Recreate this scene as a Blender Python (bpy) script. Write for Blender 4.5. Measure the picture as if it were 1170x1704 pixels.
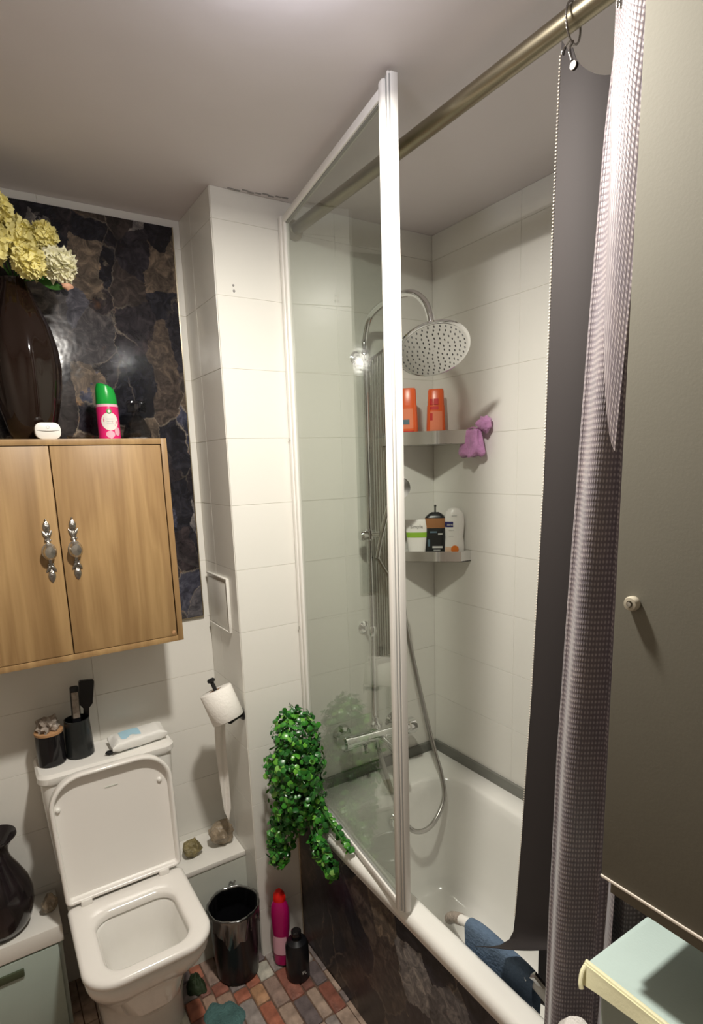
import bpy, bmesh, math, random
from mathutils import Vector, Matrix, noise
C = bpy.context.scene
COL = C.collection
for o in list(bpy.data.objects): bpy.data.objects.remove(o)
R = math.radians
PI = math.pi

# ------------------------------------------------------------------ camera
cd = bpy.data.cameras.new('camera'); cam = bpy.data.objects.new('camera', cd); COL.objects.link(cam)
cd.sensor_fit = 'VERTICAL'; cd.sensor_height = 24.0; cd.sensor_width = 24.0*1170/1704
cd.lens = 24.0*970.07/1704; cd.shift_x = 0.0; cd.shift_y = 98/1704; cd.clip_start = .02
rx = Vector((0.84083, -0.54030, -0.03277)); dn = Vector((-0.12531, -0.13540, -0.98284)); fw = Vector((0.52659, 0.83051, -0.18155))
mw = Matrix.Identity(4)
for i in range(3):
    mw[i][0] = rx[i]; mw[i][1] = -dn[i]; mw[i][2] = -fw[i]
mw[0][3], mw[1][3], mw[2][3] = -1.44924, -1.69109, 1.70067
cam.matrix_world = mw
C.camera = cam
# ------------------------------------------------------------------ world, light, exposure
w = bpy.data.worlds.new('world'); C.world = w; w.use_nodes = True
w.node_tree.nodes['Background'].inputs[0].default_value = (.8, .8, 1, 1)
w.node_tree.nodes['Background'].inputs[1].default_value = .1
C.view_settings.view_transform = 'Standard'; C.view_settings.look = 'None'
C.view_settings.exposure = 0.05; C.view_settings.gamma = 1; C.view_settings.use_curve_mapping = False
LIGHT_POS = (-.99, -.86, 2.424)
LIGHT_POWER = 25
GLOBE_POWER = 3.6
LIGHT_COLOR = (1.0, .945, .84)
H = 2.468

# ------------------------------------------------------------------ materials
M = {}
def nodes(name):
    m = bpy.data.materials.new(name); m.use_nodes = True
    nt = m.node_tree; M[name] = m
    return m, nt, nt.nodes['Principled BSDF']
def mat(name, col, rough=.5, metal=0.0, bump=0, bscale=60, var=0, vscale=8, trans=0, ior=1.45, coat=0, sheen=0, sss=0, emit=0):
    m, nt, b = nodes(name)
    b.inputs['Base Color'].default_value = (*col, 1); b.inputs['Roughness'].default_value = rough
    b.inputs['Metallic'].default_value = metal; b.inputs['IOR'].default_value = ior
    b.inputs['Transmission Weight'].default_value = trans; b.inputs['Coat Weight'].default_value = coat
    b.inputs['Sheen Weight'].default_value = sheen
    if sss: b.inputs['Subsurface Weight'].default_value = sss; b.inputs['Subsurface Radius'].default_value = (.01, .01, .005)
    if emit: b.inputs['Emission Color'].default_value = (*col, 1); b.inputs['Emission Strength'].default_value = emit
    if var or bump:
        tc = nt.nodes.new('ShaderNodeTexCoord')
    if var:
        n = nt.nodes.new('ShaderNodeTexNoise'); n.inputs['Scale'].default_value = vscale; n.inputs['Detail'].default_value = 4
        nt.links.new(tc.outputs['Object'], n.inputs['Vector'])
        r = nt.nodes.new('ShaderNodeValToRGB')
        r.color_ramp.elements[0].position = .3; r.color_ramp.elements[1].position = .7
        r.color_ramp.elements[0].color = (*[max(0, c*(1-var)) for c in col], 1); r.color_ramp.elements[1].color = (*[min(1, c*(1+var)) for c in col], 1)
        nt.links.new(n.outputs['Fac'], r.inputs['Fac']); nt.links.new(r.outputs['Color'], b.inputs['Base Color'])
    if bump:
        n = nt.nodes.new('ShaderNodeTexNoise'); n.inputs['Scale'].default_value = bscale; n.inputs['Detail'].default_value = 3
        nt.links.new(tc.outputs['Object'], n.inputs['Vector'])
        bp = nt.nodes.new('ShaderNodeBump'); bp.inputs['Strength'].default_value = bump; bp.inputs['Distance'].default_value = .01
        nt.links.new(n.outputs['Fac'], bp.inputs['Height']); nt.links.new(bp.outputs['Normal'], b.inputs['Normal'])
    return m
def ramp(nt, stops, interp='LINEAR'):
    r = nt.nodes.new('ShaderNodeValToRGB'); r.color_ramp.interpolation = interp
    e = r.color_ramp.elements
    while len(e) > 1: e.remove(e[-1])
    e[0].position = stops[0][0]; e[0].color = (*stops[0][1], 1)
    for p, c in stops[1:]:
        x = e.new(p); x.color = (*c, 1)
    return r
mat('paint', (.77, .725, .745), .75, var=.04, vscale=2, bump=.15, bscale=12)
mat('plaster', (.62, .57, .50), .7, var=.04, vscale=3, bump=.15, bscale=14)
mat('tile', (.80, .785, .735), .30, var=.015, vscale=3, bump=.03, bscale=18)
mat('room_wall', (.42, .38, .33), .7)
mat('grout', (.76, .735, .68), .8)
mat('ceramic', (.86, .84, .80), .08, coat=.3)
mat('acrylic', (.87, .86, .82), .12, coat=.2, var=.01)
mat('seat_plastic', (.86, .83, .79), .16)
mat('white_plastic', (.86, .84, .80), .3)
mat('frame_white', (.86, .84, .80), .25)
mat('seal_grey', (.20, .20, .18), .5)
mat('frame_seal', (.35, .35, .34), .3)
mat('chrome', (.82, .82, .82), .06, metal=1)
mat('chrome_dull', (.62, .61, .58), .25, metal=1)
mat('chrome_hose', (.50, .49, .47), .28, metal=1)
mat('pewter', (.38, .36, .34), .22, metal=1, bump=.3, bscale=300)
mat('rod_metal', (.30, .265, .19), .36, metal=1)
mat('gold_trim', (.62, .55, .42), .25, metal=1)
mat('black_metal', (.012, .012, .013), .3)
mat('black_plastic', (.008, .008, .010), .28)
mat('black_glossy', (.01, .009, .01), .10)
mat('dark_glaze', (.014, .007, .005), .07, coat=.2)
mat('jug_glaze', (.012, .008, .010), .18, coat=.3, var=.5, vscale=20)
mat('paper', (.86, .83, .78), .95, bump=.2, bscale=120)
mat('rubber_dark', (.03, .03, .03), .5)
mat('orange_plastic', (.80, .13, .035), .28)
mat('orange_label', (.62, .03, .03), .35)
mat('orange_pale', (.83, .25, .13), .3)
mat('pink_can', (.72, .02, .16), .25)
mat('pink_bottle', (.42, .005, .12), .3)
mat('red_cap', (.75, .012, .008), .35)
mat('green_cap', (.01, .36, .05), .3)
mat('label_white', (.80, .78, .74), .4)
mat('label_pink', (.80, .45, .55), .5)
mat('label_green', (.26, .48, .04), .4)
mat('label_navy', (.03, .03, .15), .4)
mat('label_orange', (.85, .22, .03), .4)
mat('label_peach', (.85, .60, .42), .4)
mat('label_brown', (.33, .15, .06), .35)
mat('label_blue', (.42, .66, .80), .5)
mat('print_grey', (.30, .29, .28), .5)
mat('print_light', (.60, .60, .58), .5)
mat('print_bluegrey', (.10, .16, .20), .4)
mat('print_green', (.08, .30, .06), .5)
mat('charcoal_plastic', (.018, .020, .020), .25)
mat('lilac_mesh', (.62, .29, .56), .8, bump=.5, bscale=90, sheen=.3, var=.15, vscale=40)
mat('blue_cloth', (.12, .18, .27), .9, bump=.5, bscale=150, var=.2, vscale=15)
mat('teal_cloth', (.07, .15, .145), .9, bump=.7, bscale=120, var=.25, vscale=20)
mat('mint_cloth', (.47, .58, .55), .9, bump=.06, bscale=250, var=.03)
mat('yellow_hem', (.80, .77, .52), .9, bump=.05, bscale=200)
mat('mint_board', (.42, .50, .45), .6, var=.04, vscale=6)
mat('mint_side', (.36, .42, .39), .7)
mat('handle_dark', (.06, .075, .04), .6)
mat('shelf_top', (.80, .78, .73), .35)
mat('ledge_front', (.60, .62, .56), .4)
mat('grey_lacquer', (.170, .160, .128), .8, bump=.02, bscale=260, var=.03, vscale=4)
mat('grey_dark', (.14, .12, .09), .6)
mat('pale_edge', (.75, .68, .60), .4)
mat('pack_white', (.84, .83, .80), .5, bump=.2, bscale=60)
mat('knob_beige', (.42, .38, .30), .25)
mat('towel_white', (.66, .63, .60), .9, bump=.5, bscale=120)
mat('pot_white', (.80, .78, .74), .4)
mat('lining_back', (.16, .15, .15), .6)
mat('stem_green', (.05, .16, .03), .6)
mat('stem_brown', (.12, .07, .04), .7)
mat('petal', (.86, .78, .34), .7, sss=.2, var=.14, vscale=22)
mat('petal_white', (.86, .83, .60), .7, sss=.2, var=.10, vscale=22)
mat('petal_peach', (.75, .42, .28), .7)
mat('quartz', (.30, .24, .17), .35, var=.45, vscale=30, bump=.8, bscale=60)
mat('quartz_olive', (.22, .18, .08), .45, var=.5, vscale=40, bump=.9, bscale=70)
mat('cork', (.45, .25, .12), .8, bump=.3)
mat('clear_plastic_dull', (.32, .27, .23), .35, var=.3, vscale=60, bump=.6, bscale=80)
mat('lining', (.026, .021, .021), .8)
mat('stitch', (.62, .56, .48), .6)
mat('green_dark', (.02, .035, .012), .7, bump=.5)
mat('water', (.75, .78, .75), .02, trans=.9, ior=1.33)
mat('mortar', (.14, .085, .06), .8, var=.3, vscale=30)
mat('lamp_white', (1, .95, .88), .5, emit=5)
mat('nozzle', (.10, .10, .10), .6)

def glass(name, tint, gloss_rough=.0, ior=1.5):
    m, nt, b = nodes(name)
    nt.nodes.remove(b)
    out = nt.nodes['Material Output']
    tr = nt.nodes.new('ShaderNodeBsdfTransparent'); tr.inputs[0].default_value = (*tint, 1)
    gl = nt.nodes.new('ShaderNodeBsdfGlossy'); gl.inputs['Roughness'].default_value = gloss_rough
    lw = nt.nodes.new('ShaderNodeLayerWeight'); lw.inputs['Blend'].default_value = .5
    pw = nt.nodes.new('ShaderNodeMath'); pw.operation = 'POWER'; pw.inputs[1].default_value = 5; nt.links.new(lw.outputs['Facing'], pw.inputs[0])
    f0 = ((ior-1)/(ior+1))**2
    fr = nt.nodes.new('ShaderNodeMath'); fr.operation = 'MULTIPLY_ADD'; fr.inputs[1].default_value = 1-f0; fr.inputs[2].default_value = f0; nt.links.new(pw.outputs[0], fr.inputs[0])
    mx = nt.nodes.new('ShaderNodeMixShader')
    nt.links.new(fr.outputs[0], mx.inputs[0]); nt.links.new(tr.outputs[0], mx.inputs[1]); nt.links.new(gl.outputs[0], mx.inputs[2])
    nt.links.new(mx.outputs[0], out.inputs[0])
glass('screen_glass', (.90, .925, .895), ior=1.95)
glass('clear_glass', (.80, .80, .80), .02, ior=1.5)
glass('smoke_glass', (.45, .46, .50), .02, ior=1.6)
glass('bag_film', (.62, .62, .63), .22, ior=3.6)

def marble_mat():
    m, nt, b = nodes('agate_marble')
    L = nt.links.new; N = nt.nodes.new
    tc = N('ShaderNodeTexCoord'); 
    dn_ = N('ShaderNodeTexNoise'); dn_.inputs['Scale'].default_value = 6; dn_.inputs['Detail'].default_value = 7; dn_.inputs['Roughness'].default_value = .6
    L(tc.outputs['Object'], dn_.inputs['Vector'])
    ad = N('ShaderNodeVectorMath'); ad.operation = 'MULTIPLY_ADD'; ad.inputs[1].default_value = (.13, .13, .13)
    L(dn_.outputs['Color'], ad.inputs[0]); L(tc.outputs['Object'], ad.inputs[2])
    mp = N('ShaderNodeMapping'); mp.inputs['Rotation'].default_value = (.5, .6, .4); mp.inputs['Scale'].default_value = (1.25, 1.0, .75)
    L(ad.outputs[0], mp.inputs[0])
    v = N('ShaderNodeTexVoronoi'); v.inputs['Scale'].default_value = 10
    L(mp.outputs[0], v.inputs['Vector'])
    sep = N('ShaderNodeSeparateColor'); L(v.outputs['Color'], sep.inputs[0])
    cells = ramp(nt, [(0, (.008, .009, .014)), (.25, (.014, .015, .022)), (.45, (.026, .022, .026)), (.55, (.010, .011, .017)), (.66, (.060, .048, .040)), (.75, (.12, .098, .076)), (.82, (.018, .018, .026)), (.90, (.15, .145, .14)), (.96, (.035, .04, .065))])
    L(sep.outputs[0], cells.inputs[0])
    ve = N('ShaderNodeTexVoronoi'); ve.feature = 'DISTANCE_TO_EDGE'; ve.inputs['Scale'].default_value = 10
    L(mp.outputs[0], ve.inputs['Vector'])
    n2 = N('ShaderNodeTexNoise'); n2.inputs['Scale'].default_value = 26; n2.inputs['Detail'].default_value = 8; n2.inputs['Roughness'].default_value = .65
    n2.inputs['Distortion'].default_value = 1.2
    L(tc.outputs['Object'], n2.inputs['Vector'])
    mott = ramp(nt, [(.32, (.35, .35, .38)), (.5, (1.05, 1.0, 1.0)), (.66, (2.4, 2.2, 2.0))]); L(n2.outputs['Fac'], mott.inputs[0])
    mul = N('ShaderNodeMix'); mul.data_type = 'RGBA'; mul.blend_type = 'MULTIPLY'; mul.inputs[0].default_value = 1; mul.clamp_result = False
    L(cells.outputs[0], mul.inputs[6]); L(mott.outputs[0], mul.inputs[7])
    n3 = N('ShaderNodeTexNoise'); n3.inputs['Scale'].default_value = 4.0; n3.inputs['Detail'].default_value = 2
    L(tc.outputs['Object'], n3.inputs['Vector'])
    vein_w = ramp(nt, [(0, (.8, .8, .8)), (.012, (.35, .35, .35)), (.035, (0, 0, 0))]); L(ve.outputs['Distance'], vein_w.inputs[0])
    vm = ramp(nt, [(.48, (0, 0, 0)), (.66, (1, 1, 1))]); L(n3.outputs['Fac'], vm.inputs[0])
    mm = N('ShaderNodeMath'); mm.operation = 'MULTIPLY'; L(vein_w.outputs[0], mm.inputs[0]); L(vm.outputs[0], mm.inputs[1])
    vc = ramp(nt, [(.35, (.30, .24, .17)), (.55, (.34, .30, .25)), (.65, (.42, .20, .05))]); L(n2.outputs['Fac'], vc.inputs[0])
    mix = N('ShaderNodeMix'); mix.data_type = 'RGBA'
    L(mm.outputs[0], mix.inputs[0]); L(mul.outputs[2], mix.inputs[6]); L(vc.outputs[0], mix.inputs[7])
    # occasional rusty orange patches
    n4 = N('ShaderNodeTexNoise'); n4.inputs['Scale'].default_value = 6; n4.inputs['Detail'].default_value = 5
    mp4 = N('ShaderNodeMapping'); mp4.inputs['Location'].default_value = (3.1, 1.7, .4); L(tc.outputs['Object'], mp4.inputs[0]); L(mp4.outputs[0], n4.inputs['Vector'])
    om = ramp(nt, [(.70, (0, 0, 0)), (.80, (.7, .7, .7))]); L(n4.outputs['Fac'], om.inputs[0])
    mix2 = N('ShaderNodeMix'); mix2.data_type = 'RGBA'; mix2.inputs[7].default_value = (.30, .12, .03, 1)
    L(om.outputs[0], mix2.inputs[0]); L(mix.outputs[2], mix2.inputs[6]); L(mix2.outputs[2], b.inputs['Base Color'])
    b.inputs['Roughness'].default_value = .17
    b.inputs['Coat Weight'].default_value = .05
    bp = N('ShaderNodeBump'); bp.inputs['Strength'].default_value = .12; bp.inputs['Distance'].default_value = .01
    n5 = N('ShaderNodeTexNoise'); n5.inputs['Scale'].default_value = 22; L(tc.outputs['Object'], n5.inputs['Vector'])
    L(n5.outputs['Fac'], bp.inputs['Height']); L(bp.outputs['Normal'], b.inputs['Normal'])
marble_mat()

mv = M['agate_marble'].copy(); mv.name = 'agate_vinyl'; M['agate_vinyl'] = mv; mv.node_tree.nodes['Principled BSDF'].inputs['Roughness'].default_value = .38; mv.node_tree.nodes['Principled BSDF'].inputs['Coat Weight'].default_value = 0
for n_ in mv.node_tree.nodes:
    if n_.type == 'TEX_VORONOI': n_.inputs['Scale'].default_value = 8
def wood_mat():
    m, nt, b = nodes('oak_wood')
    L = nt.links.new; N = nt.nodes.new
    tc = N('ShaderNodeTexCoord')
    mp = N('ShaderNodeMapping'); mp.inputs['Scale'].default_value = (7, 7, .8); L(tc.outputs['Object'], mp.inputs[0])
    n = N('ShaderNodeTexNoise'); n.inputs['Scale'].default_value = 1.3; n.inputs['Detail'].default_value = 3; n.inputs['Distortion'].default_value = .4
    L(mp.outputs[0], n.inputs['Vector'])
    r = ramp(nt, [(.30, (.27, .16, .068)), (.42, (.35, .215, .095)), (.50, (.43, .275, .125)), (.58, (.33, .20, .088)), (.66, (.40, .25, .11)), (.75, (.30, .18, .08))]); L(n.outputs['Fac'], r.inputs[0])
    mp2 = N('ShaderNodeMapping'); mp2.inputs['Scale'].default_value = (60, 60, 2.2); L(tc.outputs['Object'], mp2.inputs[0])
    n2 = N('ShaderNodeTexNoise'); n2.inputs['Scale'].default_value = 2; n2.inputs['Detail'].default_value = 6; L(mp2.outputs[0], n2.inputs['Vector'])
    r2 = ramp(nt, [(.35, (.86, .84, .80)), (.6, (1, 1, 1))]); L(n2.outputs['Fac'], r2.inputs[0])
    mx = N('ShaderNodeMix'); mx.data_type = 'RGBA'; mx.blend_type = 'MULTIPLY'; mx.inputs[0].default_value = .8
    L(r.outputs[0], mx.inputs[6]); L(r2.outputs[0], mx.inputs[7]); L(mx.outputs[2], b.inputs['Base Color'])
    b.inputs['Roughness'].default_value = .42
wood_mat()

def curtain_mat():
    m, nt, b = nodes('patterned_satin')
    L = nt.links.new; N = nt.nodes.new
    tc = N('ShaderNodeTexCoord')
    mp = N('ShaderNodeMapping'); mp.inputs['Scale'].default_value = (118, 118, 1); mp.inputs['Rotation'].default_value = (0, 0, 0)
    L(tc.outputs['UV'], mp.inputs[0])
    v = N('ShaderNodeTexVoronoi'); v.inputs['Scale'].default_value = 1; v.inputs['Randomness'].default_value = 0; v.voronoi_dimensions = '2D'
    L(mp.outputs[0], v.inputs['Vector'])
    r = ramp(nt, [(.17, (.38, .35, .345)), (.32, (.185, .16, .175)), (.5, (.15, .13, .145))])
    L(v.outputs['Distance'], r.inputs[0])
    n = N('ShaderNodeTexNoise'); n.inputs['Scale'].default_value = 9; L(tc.outputs['UV'], n.inputs['Vector'])
    r2 = ramp(nt, [(.3, (.82, .80, .84)), (.7, (1.08, 1.02, 1.0))]); L(n.outputs['Fac'], r2.inputs[0])
    mx = N('ShaderNodeMix'); mx.data_type = 'RGBA'; mx.blend_type = 'MULTIPLY'; mx.inputs[0].default_value = 1
    L(r.outputs[0], mx.inputs[6]); L(r2.outputs[0], mx.inputs[7]); L(mx.outputs[2], b.inputs['Base Color'])
    b.inputs['Roughness'].default_value = .38; b.inputs['Sheen Weight'].default_value = .2
    bp = N('ShaderNodeBump'); bp.inputs['Strength'].default_value = .5; bp.inputs['Distance'].default_value = .002; bp.invert = True
    L(v.outputs['Distance'], bp.inputs['Height']); L(bp.outputs['Normal'], b.inputs['Normal'])
curtain_mat()

def leaf_mat():
    m, nt, b = nodes('leaf_green')
    L = nt.links.new; N = nt.nodes.new
    g = N('ShaderNodeNewGeometry')
    r = ramp(nt, [(0, (.008, .06, .010)), (.4, (.018, .13, .018)), (.75, (.045, .24, .022)), (.93, (.14, .40, .04)), (1, (.25, .50, .12))])
    L(g.outputs['Random Per Island'], r.inputs[0]); L(r.outputs[0], b.inputs['Base Color'])
    b.inputs['Roughness'].default_value = .3
leaf_mat()

STONE_COLS = [(.36, .24, .18), (.26, .10, .07), (.42, .36, .29), (.22, .18, .17), (.38, .28, .22), (.20, .09, .07), (.44, .25, .14), (.30, .26, .24), (.47, .45, .38), (.15, .12, .12), (.36, .13, .08), (.30, .21, .17)]
for i, c in enumerate(STONE_COLS):
    mat('stone_%d' % i, c, .5, var=.35, vscale=28, bump=.35, bscale=60)

# ------------------------------------------------------------------ builders
def loc_of(o):
    return Vector(o.get('_w', (0, 0, 0))) if o is not None else Vector((0, 0, 0))
_off = {}
def finish(bm, sharp=.6):
    bmesh.ops.recalc_face_normals(bm, faces=bm.faces)
    for f in bm.faces: f.smooth = True
    for e in bm.edges:
        if len(e.link_faces) == 2:
            try:
                if e.calc_face_angle() > sharp: e.smooth = False
            except Exception: pass
def obj(name, bm, m, parent=None, origin=None, sharp=.6, recalc=True):
    if recalc: finish(bm, sharp)
    else:
        for f in bm.faces: f.smooth = True
    if parent is not None: w0 = _off[parent.name]
    elif origin is not None: w0 = Vector(origin)
    else: w0 = Vector((0, 0, 0))
    if w0.length: bmesh.ops.translate(bm, verts=bm.verts, vec=-w0)
    me = bpy.data.meshes.new(name); bm.to_mesh(me); bm.free()
    mm = m if isinstance(m, (list, tuple)) else [m]
    for x in mm: me.materials.append(M[x])
    o = bpy.data.objects.new(name, me); COL.objects.link(o)
    _off[o.name] = w0
    if parent is not None: o.parent = parent
    else: o.location = w0
    return o
def tag(o, label=None, cat=None, group=None, kind=None):
    if label: o['label'] = label
    if cat: o['category'] = cat
    if group: o['group'] = group
    if kind: o['kind'] = kind
    return o
def thing(name, label, cat, loc, group=None):
    o = bpy.data.objects.new(name, None); COL.objects.link(o); o.location = loc; o.empty_display_size = .05
    _off[o.name] = Vector(loc)
    return tag(o, label, cat, group)
def struct(name, bm, m, label=None, origin=None):
    o = obj(name, bm, m, None, origin); o['kind'] = 'structure'
    if label: o['label'] = label
    return o
def NB(): return bmesh.new()
def box(bm, x0, x1, y0, y1, z0, z1, bev=0, seg=2):
    t = bmesh.new()
    vs = [t.verts.new((x, y, z)) for x in (x0, x1) for y in (y0, y1) for z in (z0, z1)]
    for q in ((0, 1, 3, 2), (4, 6, 7, 5), (0, 4, 5, 1), (2, 3, 7, 6), (0, 2, 6, 4), (1, 5, 7, 3)):
        t.faces.new([vs[i] for i in q])
    if bev: bmesh.ops.bevel(t, geom=t.edges[:], offset=bev, segments=seg, affect='EDGES', profile=.5)
    merge(bm, t); return bm
def merge(bm, t, mtx=None):
    if mtx is not None: bmesh.ops.transform(t, matrix=mtx, verts=t.verts)
    me = bpy.data.meshes.new('t'); t.to_mesh(me); t.free(); bm.from_mesh(me); bpy.data.meshes.remove(me)
def loft(bm, loops, cap0=True, cap1=True, closed=True):
    rows = [[bm.verts.new(p) for p in l] for l in loops]
    n = len(rows[0])
    for a, b in zip(rows, rows[1:]):
        for i in range(n if closed else n-1):
            j = (i+1) % n
            try: bm.faces.new((a[i], a[j], b[j], b[i]))
            except Exception: pass
    if cap0 and closed: bm.faces.new(rows[0][::-1])
    if cap1 and closed: bm.faces.new(rows[-1])
    return rows
def frame_of(d):
    d = Vector(d).normalized(); a = Vector((0, 0, 1)) if abs(d.z) < .9 else Vector((1, 0, 0))
    u = d.cross(a).normalized(); return u, d.cross(u).normalized(), d
def tube(bm, pts, r, n=12, caps=True):
    pts = [Vector(p) for p in pts]; L = []
    rs = r if isinstance(r, (list, tuple)) else [r]*len(pts)
    d0 = (pts[1]-pts[0]).normalized(); u, v, _ = frame_of(d0)
    for i, p in enumerate(pts):
        if i == 0: d = pts[1]-pts[0]
        elif i == len(pts)-1: d = pts[-1]-pts[-2]
        else: d = (pts[i+1]-pts[i]).normalized()+(pts[i]-pts[i-1]).normalized()
        d.normalize()
        u = (u-d*u.dot(d)).normalized(); v = d.cross(u)
        L.append([p+(u*math.cos(t)+v*math.sin(t))*rs[i] for t in [2*PI*k/n for k in range(n)]])
    loft(bm, L, caps, caps); return bm
def smooth_path(pts, k=6):
    pts = [Vector(p) for p in pts]; out = []
    P = [pts[0]*2-pts[1]]+pts+[pts[-1]*2-pts[-2]]
    for i in range(1, len(P)-2):
        for s in range(k):
            t = s/k; a, b, c, d = P[i-1], P[i], P[i+1], P[i+2]
            out.append(.5*((2*b)+(c-a)*t+(2*a-5*b+4*c-d)*t*t+(3*b-a-3*c+d)*t**3))
    out.append(pts[-1]); return out
def lathe(bm, prof, c=(0, 0, 0), axis=(0, 0, 1), n=32, mod=None, caps=True):
    u, v, d = frame_of(axis) if tuple(axis) != (0, 0, 1) else (Vector((1, 0, 0)), Vector((0, 1, 0)), Vector((0, 0, 1)))
    c = Vector(c); L = []
    for r, h in prof:
        L.append([c+d*h+(u*math.cos(t)+v*math.sin(t))*max(r, 1e-4)*(mod(t, h) if mod else 1) for t in [2*PI*k/n for k in range(n)]])
    loft(bm, L, caps, caps); return bm
def rr(x0, x1, y0, y1, rad, z, n=6):
    # rounded rectangle loop; rad = single or (x0y0, x1y0, x1y1, x0y1)
    r = rad if isinstance(rad, (list, tuple)) else [rad]*4
    out = []
    for (cx, cy, a0, q) in ((x0, y0, PI, 0), (x1, y0, 1.5*PI, 1), (x1, y1, 0, 2), (x0, y1, .5*PI, 3)):
        ra = r[q]; sx = 1 if q in (0, 3) else -1; sy = 1 if q in (0, 1) else -1
        px, py = cx+sx*ra, cy+sy*ra
        for k in range(n+1):
            a = a0+PI/2*k/n
            out.append((px+ra*math.cos(a), py+ra*math.sin(a), z))
    return out
def grid(bm, fn, nu, nv, uvs=False, uvscale=(1, 1)):
    g = [[bm.verts.new(fn(u/nu, v/nv)) for u in range(nu+1)] for v in range(nv+1)]
    uv = bm.loops.layers.uv.verify() if uvs else None
    for v in range(nv):
        for u in range(nu):
            f = bm.faces.new((g[v][u], g[v][u+1], g[v+1][u+1], g[v+1][u]))
            if uvs:
                for l, (a, b) in zip(f.loops, ((u, v), (u+1, v), (u+1, v+1), (u, v+1))): l[uv].uv = (a/nu*uvscale[0], b/nv*uvscale[1])
    return g
def solid(bm, th):
    bmesh.ops.recalc_face_normals(bm, faces=bm.faces)
    bmesh.ops.solidify(bm, geom=bm.faces[:], thickness=th); return bm
def ico(bm, c, r, sub=2, disp=0, seed=0, freq=8):
    t = bmesh.new(); bmesh.ops.create_icosphere(t, subdivisions=sub, radius=1)
    rv = r if isinstance(r, (list, tuple)) else (r, r, r)
    for v in t.verts:
        k = 1+(disp*noise.noise(v.co*freq*.3+Vector((seed, seed*2, 0))) if disp else 0)
        v.co = Vector((v.co.x*rv[0]*k, v.co.y*rv[1]*k, v.co.z*rv[2]*k))+Vector(c)
    merge(bm, t); return bm
def text(name, s, size, m, parent, origin, xdir, ydir, ext=.0003):
    cu = bpy.data.curves.new('t', 'FONT'); cu.body = s; cu.size = size; cu.extrude = ext; cu.align_x = 'CENTER'; cu.align_y = 'CENTER'; cu.resolution_u = 2
    t = bpy.data.objects.new('t', cu); COL.objects.link(t)
    bpy.context.view_layer.update()
    me = bpy.data.meshes.new_from_object(t.evaluated_get(bpy.context.evaluated_depsgraph_get()))
    bpy.data.objects.remove(t); bpy.data.curves.remove(cu)
    bm = NB(); bm.from_mesh(me); bpy.data.meshes.remove(me)
    x = Vector(xdir).normalized(); y = Vector(ydir).normalized(); z = x.cross(y)
    mt = Matrix(((x.x, y.x, z.x, origin[0]), (x.y, y.y, z.y, origin[1]), (x.z, y.z, z.z, origin[2]), (0, 0, 0, 1)))
    bmesh.ops.transform(bm, matrix=mt, verts=bm.verts)
    return obj(name, bm, m, parent, recalc=False)
rnd = random.Random(5)

# ================================================================== STRUCTURE
YT = .28      # wall behind the toilet
XC = -.80     # free side of the boxed pipe column
XL, YR = -2.0, -2.02
bm = NB(); box(bm, XL-.1, .1, YR-.1, YT+.1, -.08, 0)
floor = struct('floor', bm, 'mortar', 'floor of multicoloured stone pieces')
bm = NB(); box(bm, XL-.1, .1, YR-.1, YT+.1, H, H+.08); ceiling = struct('ceiling', bm, 'paint', 'plain off-white ceiling')
bm = NB()
for k in range(9):
    a = Vector((-.75+.02*k, -.01+.004*math.sin(k*2.3)-.0022*k, H-.0008)); 
    box(bm, a.x, a.x+.018, a.y-.001, a.y+.002+.003*abs(math.sin(k*1.7)), H-.002, H-.0002)
obj('crack', bm, 'print_grey', ceiling)
bm = NB(); box(bm, XL-.1, XC, YT, YT+.1, 0, H); wall_t = struct('wall_front', bm, 'plaster', 'white wall behind the toilet')
bm = NB(); box(bm, XC, .1, 0, YT+.1, 0, H); wall_e = struct('wall_bath_end', bm, 'grout', 'boxed out tiled wall at the tap end of the bath')
bm = NB(); box(bm, 0, .1, YR-.1, 0, 0, H); wall_r = struct('wall_right', bm, 'grout', 'tiled wall along the bath')
bm = NB(); box(bm, XL-.1, XL, YR-.1, YT, 0, H); struct('wall_left', bm, 'room_wall')
bm = NB(); box(bm, XL, 0, YR-.1, YR, 0, H); struct('wall_rear', bm, 'room_wall')
# wall tiles: 0.4 x 0.2
TW, TH, TT, G = .4, .2, .0016, .0003
tile_mesh = {}
def tile(parent, p0, du, wlen, z0, z1, nrm):
    key = (round(wlen, 4), round(z1-z0, 4), tuple(du), tuple(nrm))
    if key not in tile_mesh:
        bm = NB(); d = Vector(du); n = Vector(nrm); h = z1-z0-2*G; wl = wlen-2*G
        a = [Vector((0, 0, 0)), d*wl, d*wl+Vector((0, 0, h)), Vector((0, 0, h))]
        b = [a[0]+d*.0006+Vector((0, 0, .0006)), a[1]-d*.0006+Vector((0, 0, .0006)), a[2]-d*.0006-Vector((0, 0, .0006)), a[3]+d*.0006-Vector((0, 0, .0006))]
        loft(bm, [[p for p in a], [p+n*TT for p in b]], True, True)
        bmesh.ops.recalc_face_normals(bm, faces=bm.faces)
        me = bpy.data.meshes.new('tile'); bm.to_mesh(me); bm.free(); me.materials.append(M['tile']); tile_mesh[key] = me
    o = bpy.data.objects.new('tile', tile_mesh[key]); COL.objects.link(o); o.parent = parent
    o.location = Vector(p0)+Vector(du)*G+Vector((0, 0, z0+G))-_off[parent.name]
zrows = [0]+[.185+.2*k for k in range(12)]+[H]
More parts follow.
